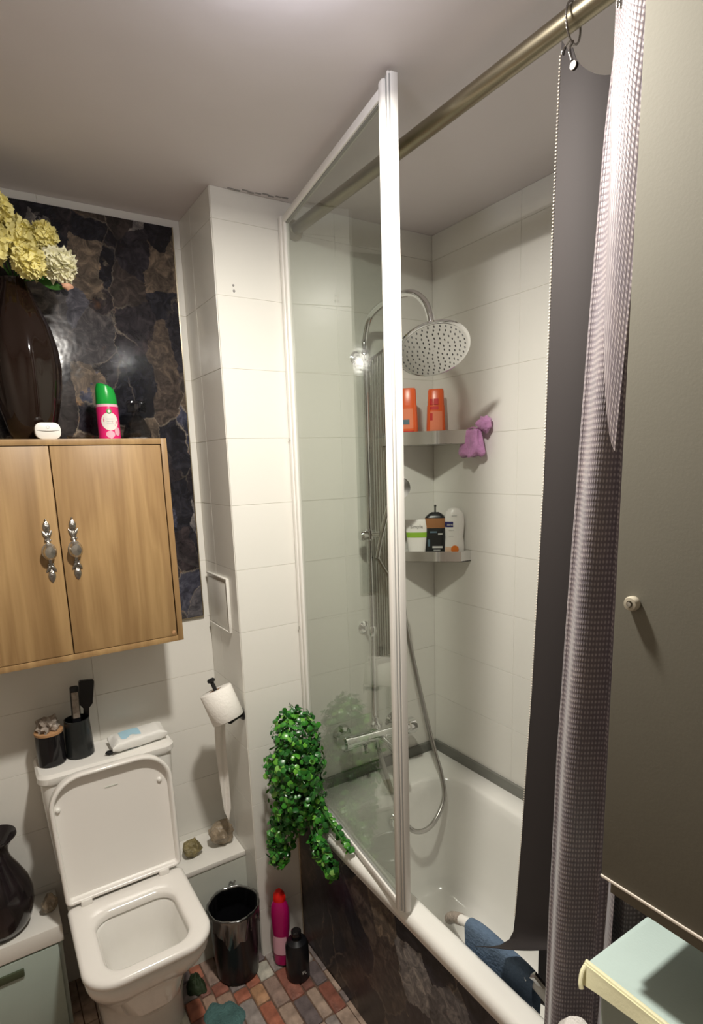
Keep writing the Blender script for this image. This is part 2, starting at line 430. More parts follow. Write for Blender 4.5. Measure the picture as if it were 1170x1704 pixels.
def tile_face(parent, start, du, length, nrm, first=TW, zmin=0):
    cuts = [0]; x = first
    while x < length-.02: cuts.append(x); x += TW
    cuts.append(length)
    for z0, z1 in zip(zrows, zrows[1:]):
        z0 = max(z0, zmin)
        if z1-z0 < .03: continue
        for a, b in zip(cuts, cuts[1:]):
            tile(parent, Vector(start)+Vector(du)*a, du, b-a, z0, z1, nrm)
tile_face(wall_e, (XC, 0, 0), (1, 0, 0), .8-TT, (0, -1, 0), first=.4)
tile_face(wall_e, (XC, TT, 0), (0, 1, 0), YT-TT, (-1, 0, 0), first=.175)
tile_face(wall_r, (0, -TT, 0), (0, -1, 0), 2.0, (-1, 0, 0), first=.4, zmin=.385)
tile_face(wall_t, (XC-TT, YT, 0), (-1, 0, 0), 1.18, (0, -1, 0), first=.4)
# screw holes in the column
bm = NB()
for x, z, r in ((-.7485, 2.215, .0035), (-.7475, 2.200, .004)): lathe(bm, [(r, 0), (r*.9, .0015)], (x, -TT, z), (0, -1, 0), 10)
obj('screw_hole', bm, 'print_grey', wall_e)

# floor stones (long side along the bath)
stone_me = {}
sw, sl = .047, .108
cnt = 0
row = 0; x = -1.46
far = NB()
while x < -.64:
    y = -1.9-rnd.random()*sl
    wd = sw*rnd.choice((.85, 1, 1.1))
    while y < YT-.01:
        l = sl*rnd.choice((.45, .7, .9, 1.1, 1.25))
        y1 = min(y+l, YT-.003); x1 = min(x+wd, -.638)
        if y1-y > .015 and x1-x > .008:
            hh = rnd.choice((.004, .005, .006))
            if x > -1.16 and y > -.42:
                ci = rnd.randrange(len(STONE_COLS)); b = NB()
                gx = .0016; q = lambda: rnd.uniform(-.002, .002)
                w2, l2 = (x1-x)/2-gx, (y1-y)/2-gx
                base = [(-w2+q(), -l2+q(), 0), (-w2*.6, -l2+q()*.5-.0005, 0), (w2*.7, -l2+.001, 0), (w2, -l2+.004+q(), 0), (w2+q(), l2-.004, 0), (w2*.5, l2+q()*.5, 0), (-w2*.7, l2-.001, 0), (-w2+q()*.4, l2-.005, 0)]
                loft(b, [base, [(p[0]*.96, p[1]*.98, hh*.7) for p in base], [(p[0]*.86, p[1]*.93, hh+q()*.4) for p in base]])
                o = obj('stone', b, 'stone_%d' % ci, floor); o.location = ((x+x1)/2, (y+y1)/2, 0)
                cnt += 1
            else:
                box(far, x+.0016, x1-.0016, y+.0016, y1-.0016, 0, hh)
        y += l
    x += wd
o = obj('stones', far, 'stone_4', floor); o['kind'] = 'stuff'
bm = NB(); box(bm, -2.0, -1.46, -1.9, .08, 0, .004); box(bm, -.635, -.02, -1.9, -.02, 0, .003)
o = obj('stone_sheet', bm, 'stone_0', floor)

# grey sealing strips above the bath rim
bm = NB(); box(bm, -.64, -TT, -.014, -TT, .553, .593, .002); s = struct('trim_1', bm, 'seal_grey', 'grey sealing strip along the tap wall')
bm = NB(); box(bm, -.014, -TT, -1.72, -.0145, .553, .593, .002); s = struct('trim_2', bm, 'seal_grey', 'grey sealing strip along the right wall')

# ================================================================== CEILING LAMP (just above the frame)
lt = thing('ceiling_lamp', 'round flush ceiling lamp with white rim above the room', 'lamp', (LIGHT_POS[0], LIGHT_POS[1], H))
bm = NB(); lathe(bm, [(.10, H), (.102, H-.006), (.098, H-.012), (.088, H-.013), (.087, H-.010), (.087, H-.001)], (LIGHT_POS[0], LIGHT_POS[1], 0), n=40, caps=False); obj('rim', bm, 'white_plastic', lt)
bm = NB(); lathe(bm, [(.0865, H-.004), (.0865, H-.008), (.05, H-.011), (.001, H-.012)], (LIGHT_POS[0], LIGHT_POS[1], 0), n=40, caps=False); obj('diffuser', bm, 'lamp_white', lt)
ld = bpy.data.lights.new('lamp_light', 'AREA'); ld.shape = 'DISK'; ld.size = .11; ld.energy = LIGHT_POWER; ld.color = LIGHT_COLOR
lg = bpy.data.lights.new('globe_light', 'POINT'); lg.shadow_soft_size = .03; lg.energy = GLOBE_POWER; lg.color = (.93, .92, 1.0)
lgo = bpy.data.objects.new('globe_light', lg); COL.objects.link(lgo); lgo.parent = lt; lgo.location = (0, 0, -.046)
lo = bpy.data.objects.new('lamp_light', ld); COL.objects.link(lo); lo.parent = lt; lo.location = (0, 0, LIGHT_POS[2]-H)

# ================================================================== BATH
bath = thing('bathtub', 'long white built-in bathtub with rounded rim along the right wall', 'bathtub', (-.33, -.86, 0))
X0, X1, Y0, Y1 = -.652, -.006, -1.70, -.006
IX0, IX1, IY0, IY1 = -.590, -.090, -1.56, -.165
def inn(d, z, r): return rr(IX0+d, IX1-d, IY0+d*2.2, IY1-d*.8, r, z, 8)
loops = [rr(X0+.012, X1-.002, Y0, Y1-.002, .012, .512, 8), rr(X0, X1, Y0, Y1, .015, .517, 8), rr(X0, X1, Y0, Y1, .015, .540, 8), rr(X0+.005, X1-.001, Y0+.005, Y1-.001, .015, .551, 8), rr(X0+.014, X1-.002, Y0+.012, Y1-.002, .015, .555, 8),
         inn(-.012, .555, .13), inn(-.004, .553, .125), inn(.004, .545, .12), inn(.012, .52, .115), inn(.03, .40, .11), inn(.05, .25, .10), inn(.075, .18, .09), inn(.12, .155, .07), inn(.2, .15, .03)]
bm = NB(); loft(bm, loops, False, True); obj('shell', bm, 'acrylic', bath, sharp=1.2)
bm = NB(); lathe(bm, [(.032, 0), (.034, .004), (.028, .012), (.0001, .015)], (-.34, -.186, .455), (0, -1, .15), 24); obj('overflow_cover', bm, 'chrome', bath)
bm = NB(); lathe(bm, [(.028, .151), (.030, .153), (.024, .157), (.0001, .158)], (-.34, -.42, 0), n=24); obj('drain', bm, 'chrome', bath)

bp_ = bath
bm = NB(); box(bm, -.640, -.625, -1.70, -.012, .003, .513, .001); fp = obj('front_panel', bm, 'agate_vinyl', bp_); fp['label'] = 'dark agate-patterned front panel'
bm = NB(); box(bm, -.643, -.628, -.012, -.006, .003, .511, .001); obj('corner_trim', bm, 'gold_trim', bp_)

# ================================================================== WALL PANEL (agate) behind the cabinet
wp = thing('wall_panel', 'large dark agate-patterned panel on the wall above the toilet', 'wall panel', (-1.35, YT, 1.19))
bm = NB(); box(bm, -1.96, -.829, YT-.010, YT-TT, 1.192, 2.443, .001); obj('board', bm, 'agate_marble', wp)
bm = NB(); box(bm, -.829, -.8255, YT-.012, YT-TT, 1.192, 2.443); box(bm, -1.96, -.8255, YT-.011, YT-TT, 1.188, 1.192); obj('edge_trim', bm, 'gold_trim', wp)

# access plate on the column side
ap = thing('access_plate', 'small square white plate on the side of the tiled column', 'access panel', (XC-TT, .16, 1.17))
bm = NB(); box(bm, XC-.006, XC-TT, .066, .256, 1.170, 1.350, .001); obj('frame', bm, 'tile', ap)
bm = NB(); box(bm, XC-.011, XC-.006, .066, .072, 1.170, 1.350, .001); box(bm, XC-.011, XC-.006, .072, .256, 1.345, 1.350, .001); box(bm, XC-.011, XC-.006, .072, .256, 1.170, 1.173, .001); obj('raised_edge', bm, 'shelf_top', ap)
bm = NB(); box(bm, XC-.0085, XC-.006, .085, .245, 1.182, 1.335, .001); obj('lid', bm, 'tile', ap)

# ================================================================== BATH SCREEN
A = Vector((-.583, -.004)); Bp = Vector((-.654, -.637))
sd = (Bp-A).normalized(); sn = Vector((-sd.y, sd.x))     # sn points to +X side
if sn.x < 0: sn = -sn
def sp(t, off, z): p = A+sd*t+sn*off; return (p.x, p.y, z)
SL = (Bp-A).length
def sbox(bm, t0, t1, o0, o1, z0, z1, bev=.0015):
    t = NB(); box(t, t0, t1, o0, o1, z0, z1, bev, 2)
    for v in t.verts:
        if v.co.z > 1.5: v.co.z += max(0, v.co.x)*SLOPE
    for v in t.verts: v.co = Vector(sp(v.co.x, v.co.y, v.co.z))
    merge(bm, t)
ZB, ZT = .565, 2.413
SLOPE = .050
scr = thing('bath_screen', 'tall clear glass bath screen in a white frame standing on the bath edge', 'shower screen', (A.x, A.y, ZB))
bm = NB(); sbox(bm, 0, .022, -.014, .010, ZB-.005, ZT+.005, .003); sbox(bm, .022, .040, -.010, .008, ZB, ZT, .003); o = obj('wall_profile', bm, 'frame_white', scr)
for z in (1.17, 1.78):
    bm = NB(); lathe(bm, [(.005, 0), (.005, .003), (.0001, .0045)], sp(.012, -.014, z), (-1, -.1, 0), 10); obj('screw_cap', bm, 'chrome_dull', scr)
bm = NB(); sbox(bm, .036, SL-.02, -.0025, .0025, ZB+.02, ZT-.018, 0); obj('pane', bm, 'screen_glass', scr)
bm = NB(); sbox(bm, .036, SL-.02, -.010, -.0035, ZT-.020, ZT, .002); sbox(bm, .036, SL-.02, -.0035, .0035, ZT-.017, ZT-.004, 0); sbox(bm, .036, SL-.02, .0035, .010, ZT-.020, ZT, .002); obj('top_rail', bm, 'frame_white', scr)
bm = NB(); sbox(bm, .036, SL-.02, -.0034, .0034, ZT-.0215, ZT-.0165, 0); obj('rail_seal', bm, 'frame_seal', scr)
bm = NB(); sbox(bm, .036, SL-.02, -.010, -.0035, ZB, ZB+.020, .002); sbox(bm, .036, SL-.02, -.0035, .0035, ZB+.003, ZB+.017, 0); sbox(bm, .036, SL-.02, .0035, .010, ZB, ZB+.020, .002); obj('bottom_rail', bm, 'frame_white', scr)
bm = NB(); sbox(bm, .036, SL-.02, -.0036, .0036, ZB+.0165, ZB+.0215, 0); obj('rail_seal', bm, 'frame_seal', scr)
# free edge: three slim profiles side by side
bm = NB(); sbox(bm, SL-.024, SL-.004, -.014, .010, ZB-.004, ZT+.008, .005); obj('edge_post', bm, 'frame_white', scr)
bm = NB(); sbox(bm, SL-.004, SL-.001, -.007, .008, ZB, ZT+.010, 0); sbox(bm, SL-.010, SL-.002, .010, .012, ZB, ZT+.010, 0); obj('post_seal', bm, 'frame_seal', scr)
bm = NB(); sbox(bm, SL-.001, SL+.004, -.006, .011, ZB, ZT+.016, .001); obj('edge_post', bm, 'frame_white', scr)
bm = NB(); sbox(bm, SL+.004, SL+.006, -.004, .010, ZB, ZT+.010, 0); obj('post_seal', bm, 'frame_seal', scr)
bm = NB(); sbox(bm, SL+.006, SL+.010, -.002, .014, ZB, ZT+.013, .001); obj('edge_post', bm, 'frame_white', scr)

# ================================================================== ROD
rod = thing('curtain_rod', 'brass-grey metal curtain rod running above the bath edge', 'curtain rod', (-.545, -.02, 2.393))
bm = NB(); tube(bm, [(-.545, -.02, 2.393), (-.545, YR+.02, 2.393)], .0175, 20); obj('pole', bm, 'rod_metal', rod)
bm = NB(); lathe(bm, [(.028, 0), (.029, .008), (.022, .020), (.019, .022)], (-.545, -TT, 2.393), (0, -1, 0), 24); obj('wall_flange', bm, 'rod_metal', rod)
bm = NB(); lathe(bm, [(.028, 0), (.029, .008), (.022, .020), (.019, .022)], (-.545, YR, 2.393), (0, 1, 0), 24); obj('wall_flange', bm, 'rod_metal', rod)

# ================================================================== CURTAIN
cur = thing('shower_curtain', 'mauve-grey shower curtain with small square dots, dark inside, bunched beside the bath', 'curtain', (-.60, -1.08, 2.38))
def interp(tab, z):
    # tab sorted by descending z: (z, x, y)
    if z >= tab[0][0]: return Vector(tab[0][1:])
    for a, b in zip(tab, tab[1:]):
        if z >= b[0]:
            t = (a[0]-z)/(a[0]-b[0]); return Vector(a[1:]).lerp(Vector(b[1:]), t)
    return Vector(tab[-1][1:])
# dark inner sheet: hangs inside the bath, hem flipped onto the rim
Lt = [(2.375, -.550, -.968), (2.07, -.550, -.961), (1.657, -.55, -.956), (1.235, -.55, -.940), (.885, -.55, -.922), (.70, -.55, -.910), (.62, -.552, -.903)]
Rt = [(2.28, -.525, -1.075), (1.9, -.520, -1.075), (1.2, -.520, -1.06), (.62, -.522, -1.05)]
def lining(u, v):
    # v: 0 top -> 1 hem. last part curls outwards
    zt = 2.368-.088*math.sin(min(1, u*1.15)*PI*.5)+.012*math.exp(-((u-.22)/.05)**2)
    if v < .93:
        z = zt+(.655+.075*u**.8-zt)*(v/.93)
        l = interp(Lt, z); r = interp(Rt, z)
        p = l.lerp(r, u); bow = .010*math.sin(u*PI)
        return (p.x-bow, p.y, z)
    k = (v-.93)/.07; z0 = .655+.075*u**.8
    l = interp(Lt, z0); r = interp(Rt, z0); p = l.lerp(r, u); bow = .010*math.sin(u*PI)
    ang = k*PI*.52; rad = .052*(1-u*.75)
    return (p.x-bow-(1-math.cos(ang))*rad*.95, p.y+(1-math.cos(ang))*rad*1.25*(1-u), z0-math.sin(ang)*rad-k*.016*(1-u))
bm = NB(); grid(bm, lining, 14, 60); solid(bm, .0012); obj('lining', bm, 'lining', cur)
bm = NB()
for k in range(300):
    v = .012+.9*k/300
    p = lining(0, v); t = NB(); bmesh.ops.create_icosphere(t, subdivisions=1, radius=.0017); merge(bm, t, Matrix.Translation((p[0]-.001, p[1]+.0005, p[2])))
o = obj('stitched_edge', bm, 'stitch', cur); o['kind'] = 'stuff'
def inner(u, v): return (-.455+.006*math.sin(u*8), -.900-.15*u, .95-.55*v)
bm = NB(); grid(bm, inner, 12, 10); solid(bm, .0012); obj('lining_fold', bm, 'lining', cur)
# outer patterned cloth, two pleats; hangs outside the bath
Pl = [(2.275, -.66, -1.139), (2.154, -.66, -1.126), (1.924, -.665, -1.116), (1.708, -.67, -1.108), (1.46, -.675, -1.100), (1.2, -.685, -1.097), (.90, -.695, -1.099), (.66, -.705, -1.104), (.2, -.712, -1.11)]
def outer(u, v):
    z = 2.335+(.20-2.335)*v
    l = interp(Pl, z)
    t = u
    # cloth path: start at rod side, wrap round the near fold, run back with pleats
    amp = .010+.010*min(1, v*3)
    y = l.y+.016-.145*t
    s = min(1, t/.12)
    xx = l.x+.045*(1-math.sin(s*PI/2))+.020*t
    xx += amp*math.sin(t*PI*3.2+.4+v*.5)*s
    y += .012*(1-math.cos(s*PI/2))*0
    topf = max(0, 1-v*7)
    fold = .022*topf*math.exp(-((t-.62)/.22)**2)
    return (xx-fold*.6, y, z-.018*topf*math.sin(t*PI*2))
bm = NB(); grid(bm, outer, 60, 90, True, (.42, 2.1)); o = obj('outer_cloth', bm, 'patterned_satin', cur)
# top hem flap with second pleat
def flap(u, v):
    z = 2.325-.62*v*(1-.55*(1-u)**1.5)
    l = interp(Pl, z)
    y = l.y-.012-.075*u-.020*v*(1-u)
    return (l.x-.020-.010*math.sin(u*PI)+.016*v*(1-u)-.006*v, y-.0, z)
bm = NB(); grid(bm, flap, 24, 30, True, (.12, .62)); obj('top_pleat', bm, 'patterned_satin', cur)
# back folds seen below the wall cabinet
def back(u, v):
    z = 2.30+(.22-2.30)*v
    return (-.675+.012*math.sin(u*9)+.05*u, -1.19-.075*u, z)
bm = NB(); grid(bm, back, 16, 10, True, (.2, 2.1)); obj('back_fold', bm, 'patterned_satin', cur)
for p, nrm in (((-.683, -1.167, 2.262), (-1, -.35, 0)),):
    bm = NB(); lathe(bm, [(.0045, 0), (.007, .0005), (.0075, .002), (.0045, .0025)], p, nrm, 16); obj('eyelet', bm, 'pewter', cur)
    bm = NB(); lathe(bm, [(.0044, .0005), (.0044, .0015)], p, nrm, 16); obj('eyelet_hole', bm, 'green_dark', cur)
bm = NB(); lathe(bm, [(.004, 0), (.0062, .0005), (.006, .002)], (-.553, -.995, 2.318), (-1, 0, 0), 14); obj('eyelet', bm, 'pale_edge', cur)
def ringp(y, tilt, r=.026, cz=2.385):
    return [(-.545+r*math.cos(a), y+tilt*math.cos(a), cz+r*1.1*math.sin(a)) for a in [2*PI*k/28 for k in range(29)]]
for y, ti in ((-.986, .006), (-1.085, .008), (-1.15, .004), (-1.24, .006)):
    bm = NB(); tube(bm, ringp(y, ti), .0018, 8, False); obj('ring', bm, 'pewter', cur)
bm = NB(); tube(bm, smooth_path([(-.547, -.988, 2.358), (-.552, -.985, 2.345), (-.551, -.990, 2.328)]), .0022, 8); tube(bm, smooth_path([(-.548, -.985, 2.362), (-.553, -.975, 2.352), (-.554, -.972, 2.345)]), .0015, 8); obj('hook', bm, 'pewter', cur)
def hookflap(u, v): return (-.663-.01*math.sin(u*PI), -1.142-.022*u-.008*v*(.5-u), 2.36-.045*v)
bm = NB(); tube(bm, smooth_path([(-.56, -1.09, 2.365), (-.62, -1.12, 2.350), (-.668, -1.146, 2.318)]), [.003]*13, 8)
t = [( -.672, -1.138, 2.298), (-.676, -1.162, 2.300)]
box(bm, -.674, -.668, -1.160, -1.138, 2.295, 2.332, .002); obj('hook', bm, 'jug_glaze', cur)

# ================================================================== SHOWER SET
sh = thing('shower_set', 'chrome rain shower with riser, bath mixer and hanging hose on the tap wall', 'shower', (-.335, 0, .74))
RX = -.335
bm = NB(); tube(bm, smooth_path([(RX, -.055, .77), (RX, -.055, 1.5), (RX, -.055, 2.02), (RX, -.058, 2.09), (RX, -.085, 2.145), (RX, -.155, 2.172), (RX, -.24, 2.178), (RX, -.31, 2.166), (RX, -.360, 2.130), (RX, -.383, 2.085), (RX, -.388, 2.050)], 6), .0105, 14); obj('riser_pipe', bm, 'chrome', sh)
bm = NB(); lathe(bm, [(.0115, 0), (.015, .006), (.015, .03), (.0115, .036)], (RX, -.387, 2.060), (0, 0, -1), 20); ico(bm, (RX, -.389, 2.022), .015, 2); obj('swivel_joint', bm, 'chrome', sh)
hn = Vector((-.22, -.52, -.83)).normalized(); hc = Vector((RX-.002, -.395, 2.004))
bm = NB(); lathe(bm, [(.012, -.018), (.03, -.010), (.098, -.003), (.103, .002), (.102, .006), (.097, .0075), (.001, .0075)], hc, hn, 48, caps=False); hd = obj('shower_head', bm, 'chrome', sh, sharp=.4)
bm = NB(); lathe(bm, [(.095, .0078), (.095, .0086), (.001, .0086)], hc, hn, 48, caps=False); obj('spray_plate', bm, 'chrome', hd)
u_, v_, _ = frame_of(hn); bm = NB()
for rg, nn in ((.015, 6), (.03, 12), (.045, 18), (.060, 24), (.074, 28), (.087, 34)):
    for k in range(nn):
        a = 2*PI*k/nn+rg*40; lathe(bm, [(.0022, .0084), (.0016, .0112)], hc+(u_*math.cos(a)+v_*math.sin(a))*rg, hn, 6)
o = obj('nozzles', bm, 'nozzle', hd); o['kind'] = 'stuff'
for z in (1.12, 2.04):
    bm = NB(); tube(bm, [(RX, -.055, z), (RX, -.004, z)], .008, 12); lathe(bm, [(.022, 0), (.023, .004), (.016, .009)], (RX, -TT, z), (0, -1, 0), 20); lathe(bm, [(.0135, -.018), (.017, -.012), (.017, .012), (.0135, .018)], (RX, -.055, z), n=20); obj('wall_bracket', bm, 'chrome', sh)
bm = NB(); lathe(bm, [(.014, -.02), (.019, -.014), (.019, .014), (.014, .02)], (RX, -.055, 1.46), n=20); lathe(bm, [(.014, 0), (.017, .004), (.017, .024), (.012, .03)], (RX-.018, -.062, 1.46), (-1, -.2, 0), 20); tube(bm, [(RX, -.06, 1.46), (RX+.02, -.09, 1.46)], .011, 12); obj('hand_shower_holder', bm, 'chrome', sh)
bm = NB(); tube(bm, smooth_path([(-.318, -.075, 1.38), (-.312, -.095, 1.46), (-.300, -.115, 1.54), (-.288, -.135, 1.59)]), [.009]*6+[.010]*6+[.011]*7, 12); lathe(bm, [(.012, -.012), (.035, -.006), (.04, .004), (.038, .010), (.001, .011)], (-.280, -.150, 1.615), (-.3, -.85, -.42), 28); obj('hand_shower', bm, 'chrome', sh)
bm = NB(); tube(bm, smooth_path([(-.318, -.075, 1.38), (-.285, -.085, 1.32), (-.237, -.1, 1.252), (-.22, -.1, 1.14), (-.19, -.11, .968), (-.156, -.14, .749), (-.150, -.175, .643), (-.149, -.205, .571), (-.163, -.235, .504), (-.219, -.255, .450), (-.280, -.262, .433), (-.333, -.25, .457), (-.352, -.205, .53), (-.350, -.150, .60), (-.345, -.09, .69)], 8), .0085, 12); obj('hose', bm, 'chrome_hose', sh)
bm = NB()  # row of thin upright rods beside the riser, tops stepping up to the right
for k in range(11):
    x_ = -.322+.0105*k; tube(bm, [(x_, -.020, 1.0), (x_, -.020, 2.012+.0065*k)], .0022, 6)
o = obj('upright_ribs', bm, 'chrome_dull', sh); o['kind'] = 'stuff'
bm = NB(); tube(bm, [(-.326, -.018, 2.010), (-.213, -.018, 2.084)], .005, 8); tube(bm, [(-.326, -.018, 1.0), (-.213, -.018, 1.0)], .004, 8); tube(bm, [(-.27, -.018, 1.0), (-.27, -.003, 1.0)], .004, 8); tube(bm, [(-.27, -.018, 2.047), (-.27, -.003, 2.047)], .004, 8); o = obj('rib_frame', bm, 'chrome_dull', sh); o['kind'] = 'stuff'
mx = NB(); MZ = .738; MY = -.075
tube(mx, [(-.455, MY, MZ+.005), (-.20, MY, MZ-.008)], .024, 20); mixer = obj('mixer_body', mx, 'chrome', sh)
for x, z in ((-.445, .742), (-.215, .730)):
    bm = NB(); lathe(bm, [(.036, 0), (.037, .005), (.030, .018), (.018, .024), (.018, .06)], (x, -TT, z), (0, -1, 0), 24); obj('wall_flange', bm, 'chrome', mixer)
bm = NB(); lathe(bm, [(.024, 0), (.029, .004), (.030, .030), (.024, .036), (.0001, .037)], (-.452, MY, MZ+.005), (-1, 0, .03), 24); obj('temperature_knob', bm, 'chrome', mixer)
bm = NB(); lathe(bm, [(.024, 0), (.029, .004), (.030, .030), (.024, .036), (.0001, .037)], (-.205, MY, MZ-.008), (1, 0, -.03), 24); obj('flow_knob', bm, 'chrome', mixer)
bm = NB(); lathe(bm, [(.018, 0), (.022, .01), (.022, .028), (.012, .036), (.011, .05)], (RX, MY+.01, MZ+.012), n=20); obj('diverter', bm, 'chrome', mixer)
bm = NB(); tube(bm, smooth_path([(RX+.01, MY, MZ-.01), (RX+.012, MY-.05, MZ-.02), (RX+.014, MY-.115, MZ-.045), (RX+.014, MY-.135, MZ-.075)]), [.014]*19, 14); obj('spout', bm, 'chrome', mixer)
bm = NB(); tube(bm, [(-.40, MY-.015, MZ-.02), (-.40, MY-.02, MZ-.045)], .008, 10); obj('bleed_screw', bm, 'chrome', mixer)
bm = NB(); tube(bm, [(-.345, MY-.005, MZ-.02), (-.345, MY-.008, MZ-.050)], .010, 10); obj('hose_outlet', bm, 'chrome', mixer)

# ================================================================== CORNER SHELVES
def shelf(name, z0, h, leg, cut, label):
    t = thing(name, label, 'shelf', (-TT, -TT, z0), 'chrome corner shelves in the shower')
    e = -TT-.0005
    base = [(e, e), (-leg, e), (-leg, -cut), (-leg+.012, -cut-.014), (-cut-.014, -leg+.012), (-cut, -leg), (e, -leg)]
    bm = NB(); loft(bm, [[(x, y, z0) for x, y in base], [(x, y, z0+.003) for x, y in base]]); obj('shelf_plate', bm, 'chrome_dull', t)
    path = base[1:]; bm = NB()
    rows = []
    for i, (x, y) in enumerate(path):
        cx, cy = (-.05, -.05); d = Vector((cx-x, cy-y)).normalized()*.0025
        rows.append([(x, y, z0), (x, y, z0+h), (x+d.x, y+d.y, z0+h), (x+d.x, y+d.y, z0)])
    loft(bm, rows); obj('front_band', bm, 'chrome', t)
    return t
shelf('corner_shelf', 1.752, .046, .240, .050, 'upper chrome corner shelf holding the two orange bottles')
shelf('corner_shelf', 1.347, .038, .200, .048, 'lower chrome corner shelf holding three toiletry bottles')

# orange bottles
FX = Vector((.74, -.67, 0)).normalized()     # to the right as seen from the camera side
FY = Vector((-.67, -.74, 0)).normalized()    # towards the camera
def oval_loft(bm, c, prof, exps=2.6, n=32):
    L = []
    for w_, d_, z in prof:
        l = []
        for k in range(n):
            a = 2*PI*k/n; ca, sa = math.cos(a), math.sin(a)
            x = math.copysign(abs(ca)**(2/exps), ca)*w_; y = math.copysign(abs(sa)**(2/exps), sa)*d_
            l.append(Vector(c)+FX*x+FY*y+Vector((0, 0, z)))
        L.append(l)
    loft(bm, L)
def label_patch(bm, c, u0, u1, z0, z1, wf, df, off=.0006, exps=2.6, n=10):
    # curved patch following the oval body; u in radians around the front (0 = towards camera)
    L = []
    for z in (z0, (z0+z1)/2, z1):
        l = []
        for k in range(n+1):
            a = PI/2-(u0+(u1-u0)*k/n); ca, sa = math.cos(a), math.sin(a)
            w_, d_ = wf(z)+off, df(z)+off
            l.append(Vector(c)+FX*math.copysign(abs(ca)**(2/exps), ca)*w_+FY*math.copysign(abs(sa)**(2/exps), sa)*d_+Vector((0, 0, z)))
        L.append(l)
    loft(bm, L, closed=False)
def orange_bottle(c, label, sc=1):
    t = thing('shampoo_bottle', label, 'bottle', c, 'orange bottles on the upper corner shelf')
    H_ = .185*sc
    wf = lambda z: .034-.006*(z/H_) ; df = lambda z: .019-.003*(z/H_)
    bm = NB(); oval_loft(bm, c, [(.026, .015, 0), (.033, .019, .004), (.034, .019, .03), (wf(H_*.7), df(H_*.7), H_*.7)]); obj('body', bm, 'orange_plastic', t)
    bm = NB(); oval_loft(bm, c, [(.0285, .0158, H_*.7), (.0285, .0155, H_*.72), (.027, .0145, H_*.97), (.024, .012, H_)]); obj('cap', bm, 'orange_plastic', t)
    return t, wf, df
c1 = (-.178, -.078, 1.757)
t, wf, df = orange_bottle(c1, 'left orange bottle with a red patch low on its label')
bm = NB(); label_patch(bm, c1, -.7, .55, .018, .045, wf, df); obj('red_patch', bm, 'orange_label', t)
bm = NB(); label_patch(bm, c1, -.7, .5, .052, .118, wf, df); lp = obj('pale_patch', bm, 'orange_pale', t)
bm = NB(); label_patch(bm, c1, -.45, .1, .066, .082, wf, df, .0012); obj('print_mark', bm, 'print_bluegrey', lp)
c2 = (-.068, -.094, 1.757)
t, wf, df = orange_bottle(c2, 'right orange bottle with red lettering near its top', 1.0)
bm = NB()
for a in (-.62, -.15): label_patch(bm, c2, a, a+.36, .132, .152, lambda z: wf(z)-.0005, df, .0015)
obj('red_lettering', bm, 'orange_label', t)
bm = NB(); label_patch(bm, c2, -.6, .2, .116, .126, wf, df, .0012); obj('red_line', bm, 'orange_label', t)
bm = NB(); label_patch(bm, c2, -.6, .65, .045, .110, wf, df, .0006); lp = obj('pale_patch', bm, 'orange_pale', t)
bm = NB(); label_patch(bm, c2, -.55, -.25, .080, .104, wf, df, .0012); obj('print_mark', bm, 'orange_label', lp)

# white tube, dark pump bottle, white bottle
c = (-.142, -.072, 1.3505)
t = thing('face_tube', 'small white tube with a bright green band on the lower corner shelf', 'tube', c)
tw = lambda z: .028+.013*(z/.145); td = lambda z: .019-.013*(z/.145)
bm = NB(); oval_loft(bm, c, [(.026, .017, 0), (.027, .018, .004), (tw(.03), td(.03), .03), (tw(.08), td(.08), .08), (tw(.12), td(.12), .12), (.041, .003, .143), (.041, .002, .146)]); tb = obj('body', bm, 'label_white', t)
bm = NB(); label_patch(bm, c, -1.35, 1.35, .083, .101, tw, td, .0008); obj('green_band', bm, 'label_green', t)
p = Vector(c)+FY*(td(.122)+.0025)+Vector((0, 0, .122)); text('lettering', 'Simple', .017, 'print_grey', t, p, FX, Vector((0, 0, 1)))
c = (-.084, -.105, 1.3505)
t = thing('pump_bottle', 'black square bottle with brown top band and pump on the lower corner shelf', 'bottle', c)
bm = NB(); oval_loft(bm, c, [(.030, .018, 0), (.032, .020, .003), (.036, .021, .03), (.036, .021, .150), (.034, .020, .154), (.022, .014, .165), (.012, .010, .170)], 5); obj('body', bm, 'charcoal_plastic', t, sharp=.5)
bm = NB(); oval_loft(bm, c, [(.0363, .0213, .115), (.0364, .0214, .116), (.0364, .0214, .149), (.0363, .0213, .150)], 5); obj('brown_band', bm, 'label_brown', t, sharp=.5)
bm = NB(); tube(bm, [Vector(c)+Vector((0, 0, .168)), Vector(c)+Vector((0, 0, .190))], .003, 10); tube(bm, [Vector(c)+Vector((0, 0, .192)), Vector(c)+Vector((.012, .012, .191))], .004, 10); obj('pump', bm, 'charcoal_plastic', t)
fr = Vector(c)+FY*.0215
def flat(bm, o, x0, x1, z0, z1, th=.0008):
    q = [o+FX*x0+Vector((0, 0, z0)), o+FX*x1+Vector((0, 0, z0)), o+FX*x1+Vector((0, 0, z1)), o+FX*x0+Vector((0, 0, z1))]
    loft(bm, [q, [p+FY*th for p in q]])
bm = NB(); flat(bm, fr, -.010, .026, .044, .051); obj('white_print', bm, 'print_light', t)
bm = NB(); flat(bm, fr, .010, .026, .092, .097); obj('white_print', bm, 'print_light', t)
bm = NB(); flat(bm, fr, -.006, .018, .036, .038); obj('white_print', bm, 'print_light', t)
bm = NB(); flat(bm, fr, -.018, .006, .098, .104); obj('blue_print', bm, 'print_bluegrey', t)
bm = NB(); flat(bm, fr, -.026, -.018, .05, .075); obj('blue_print', bm, 'print_bluegrey', t)
c = (-.038, -.152, 1.3505)
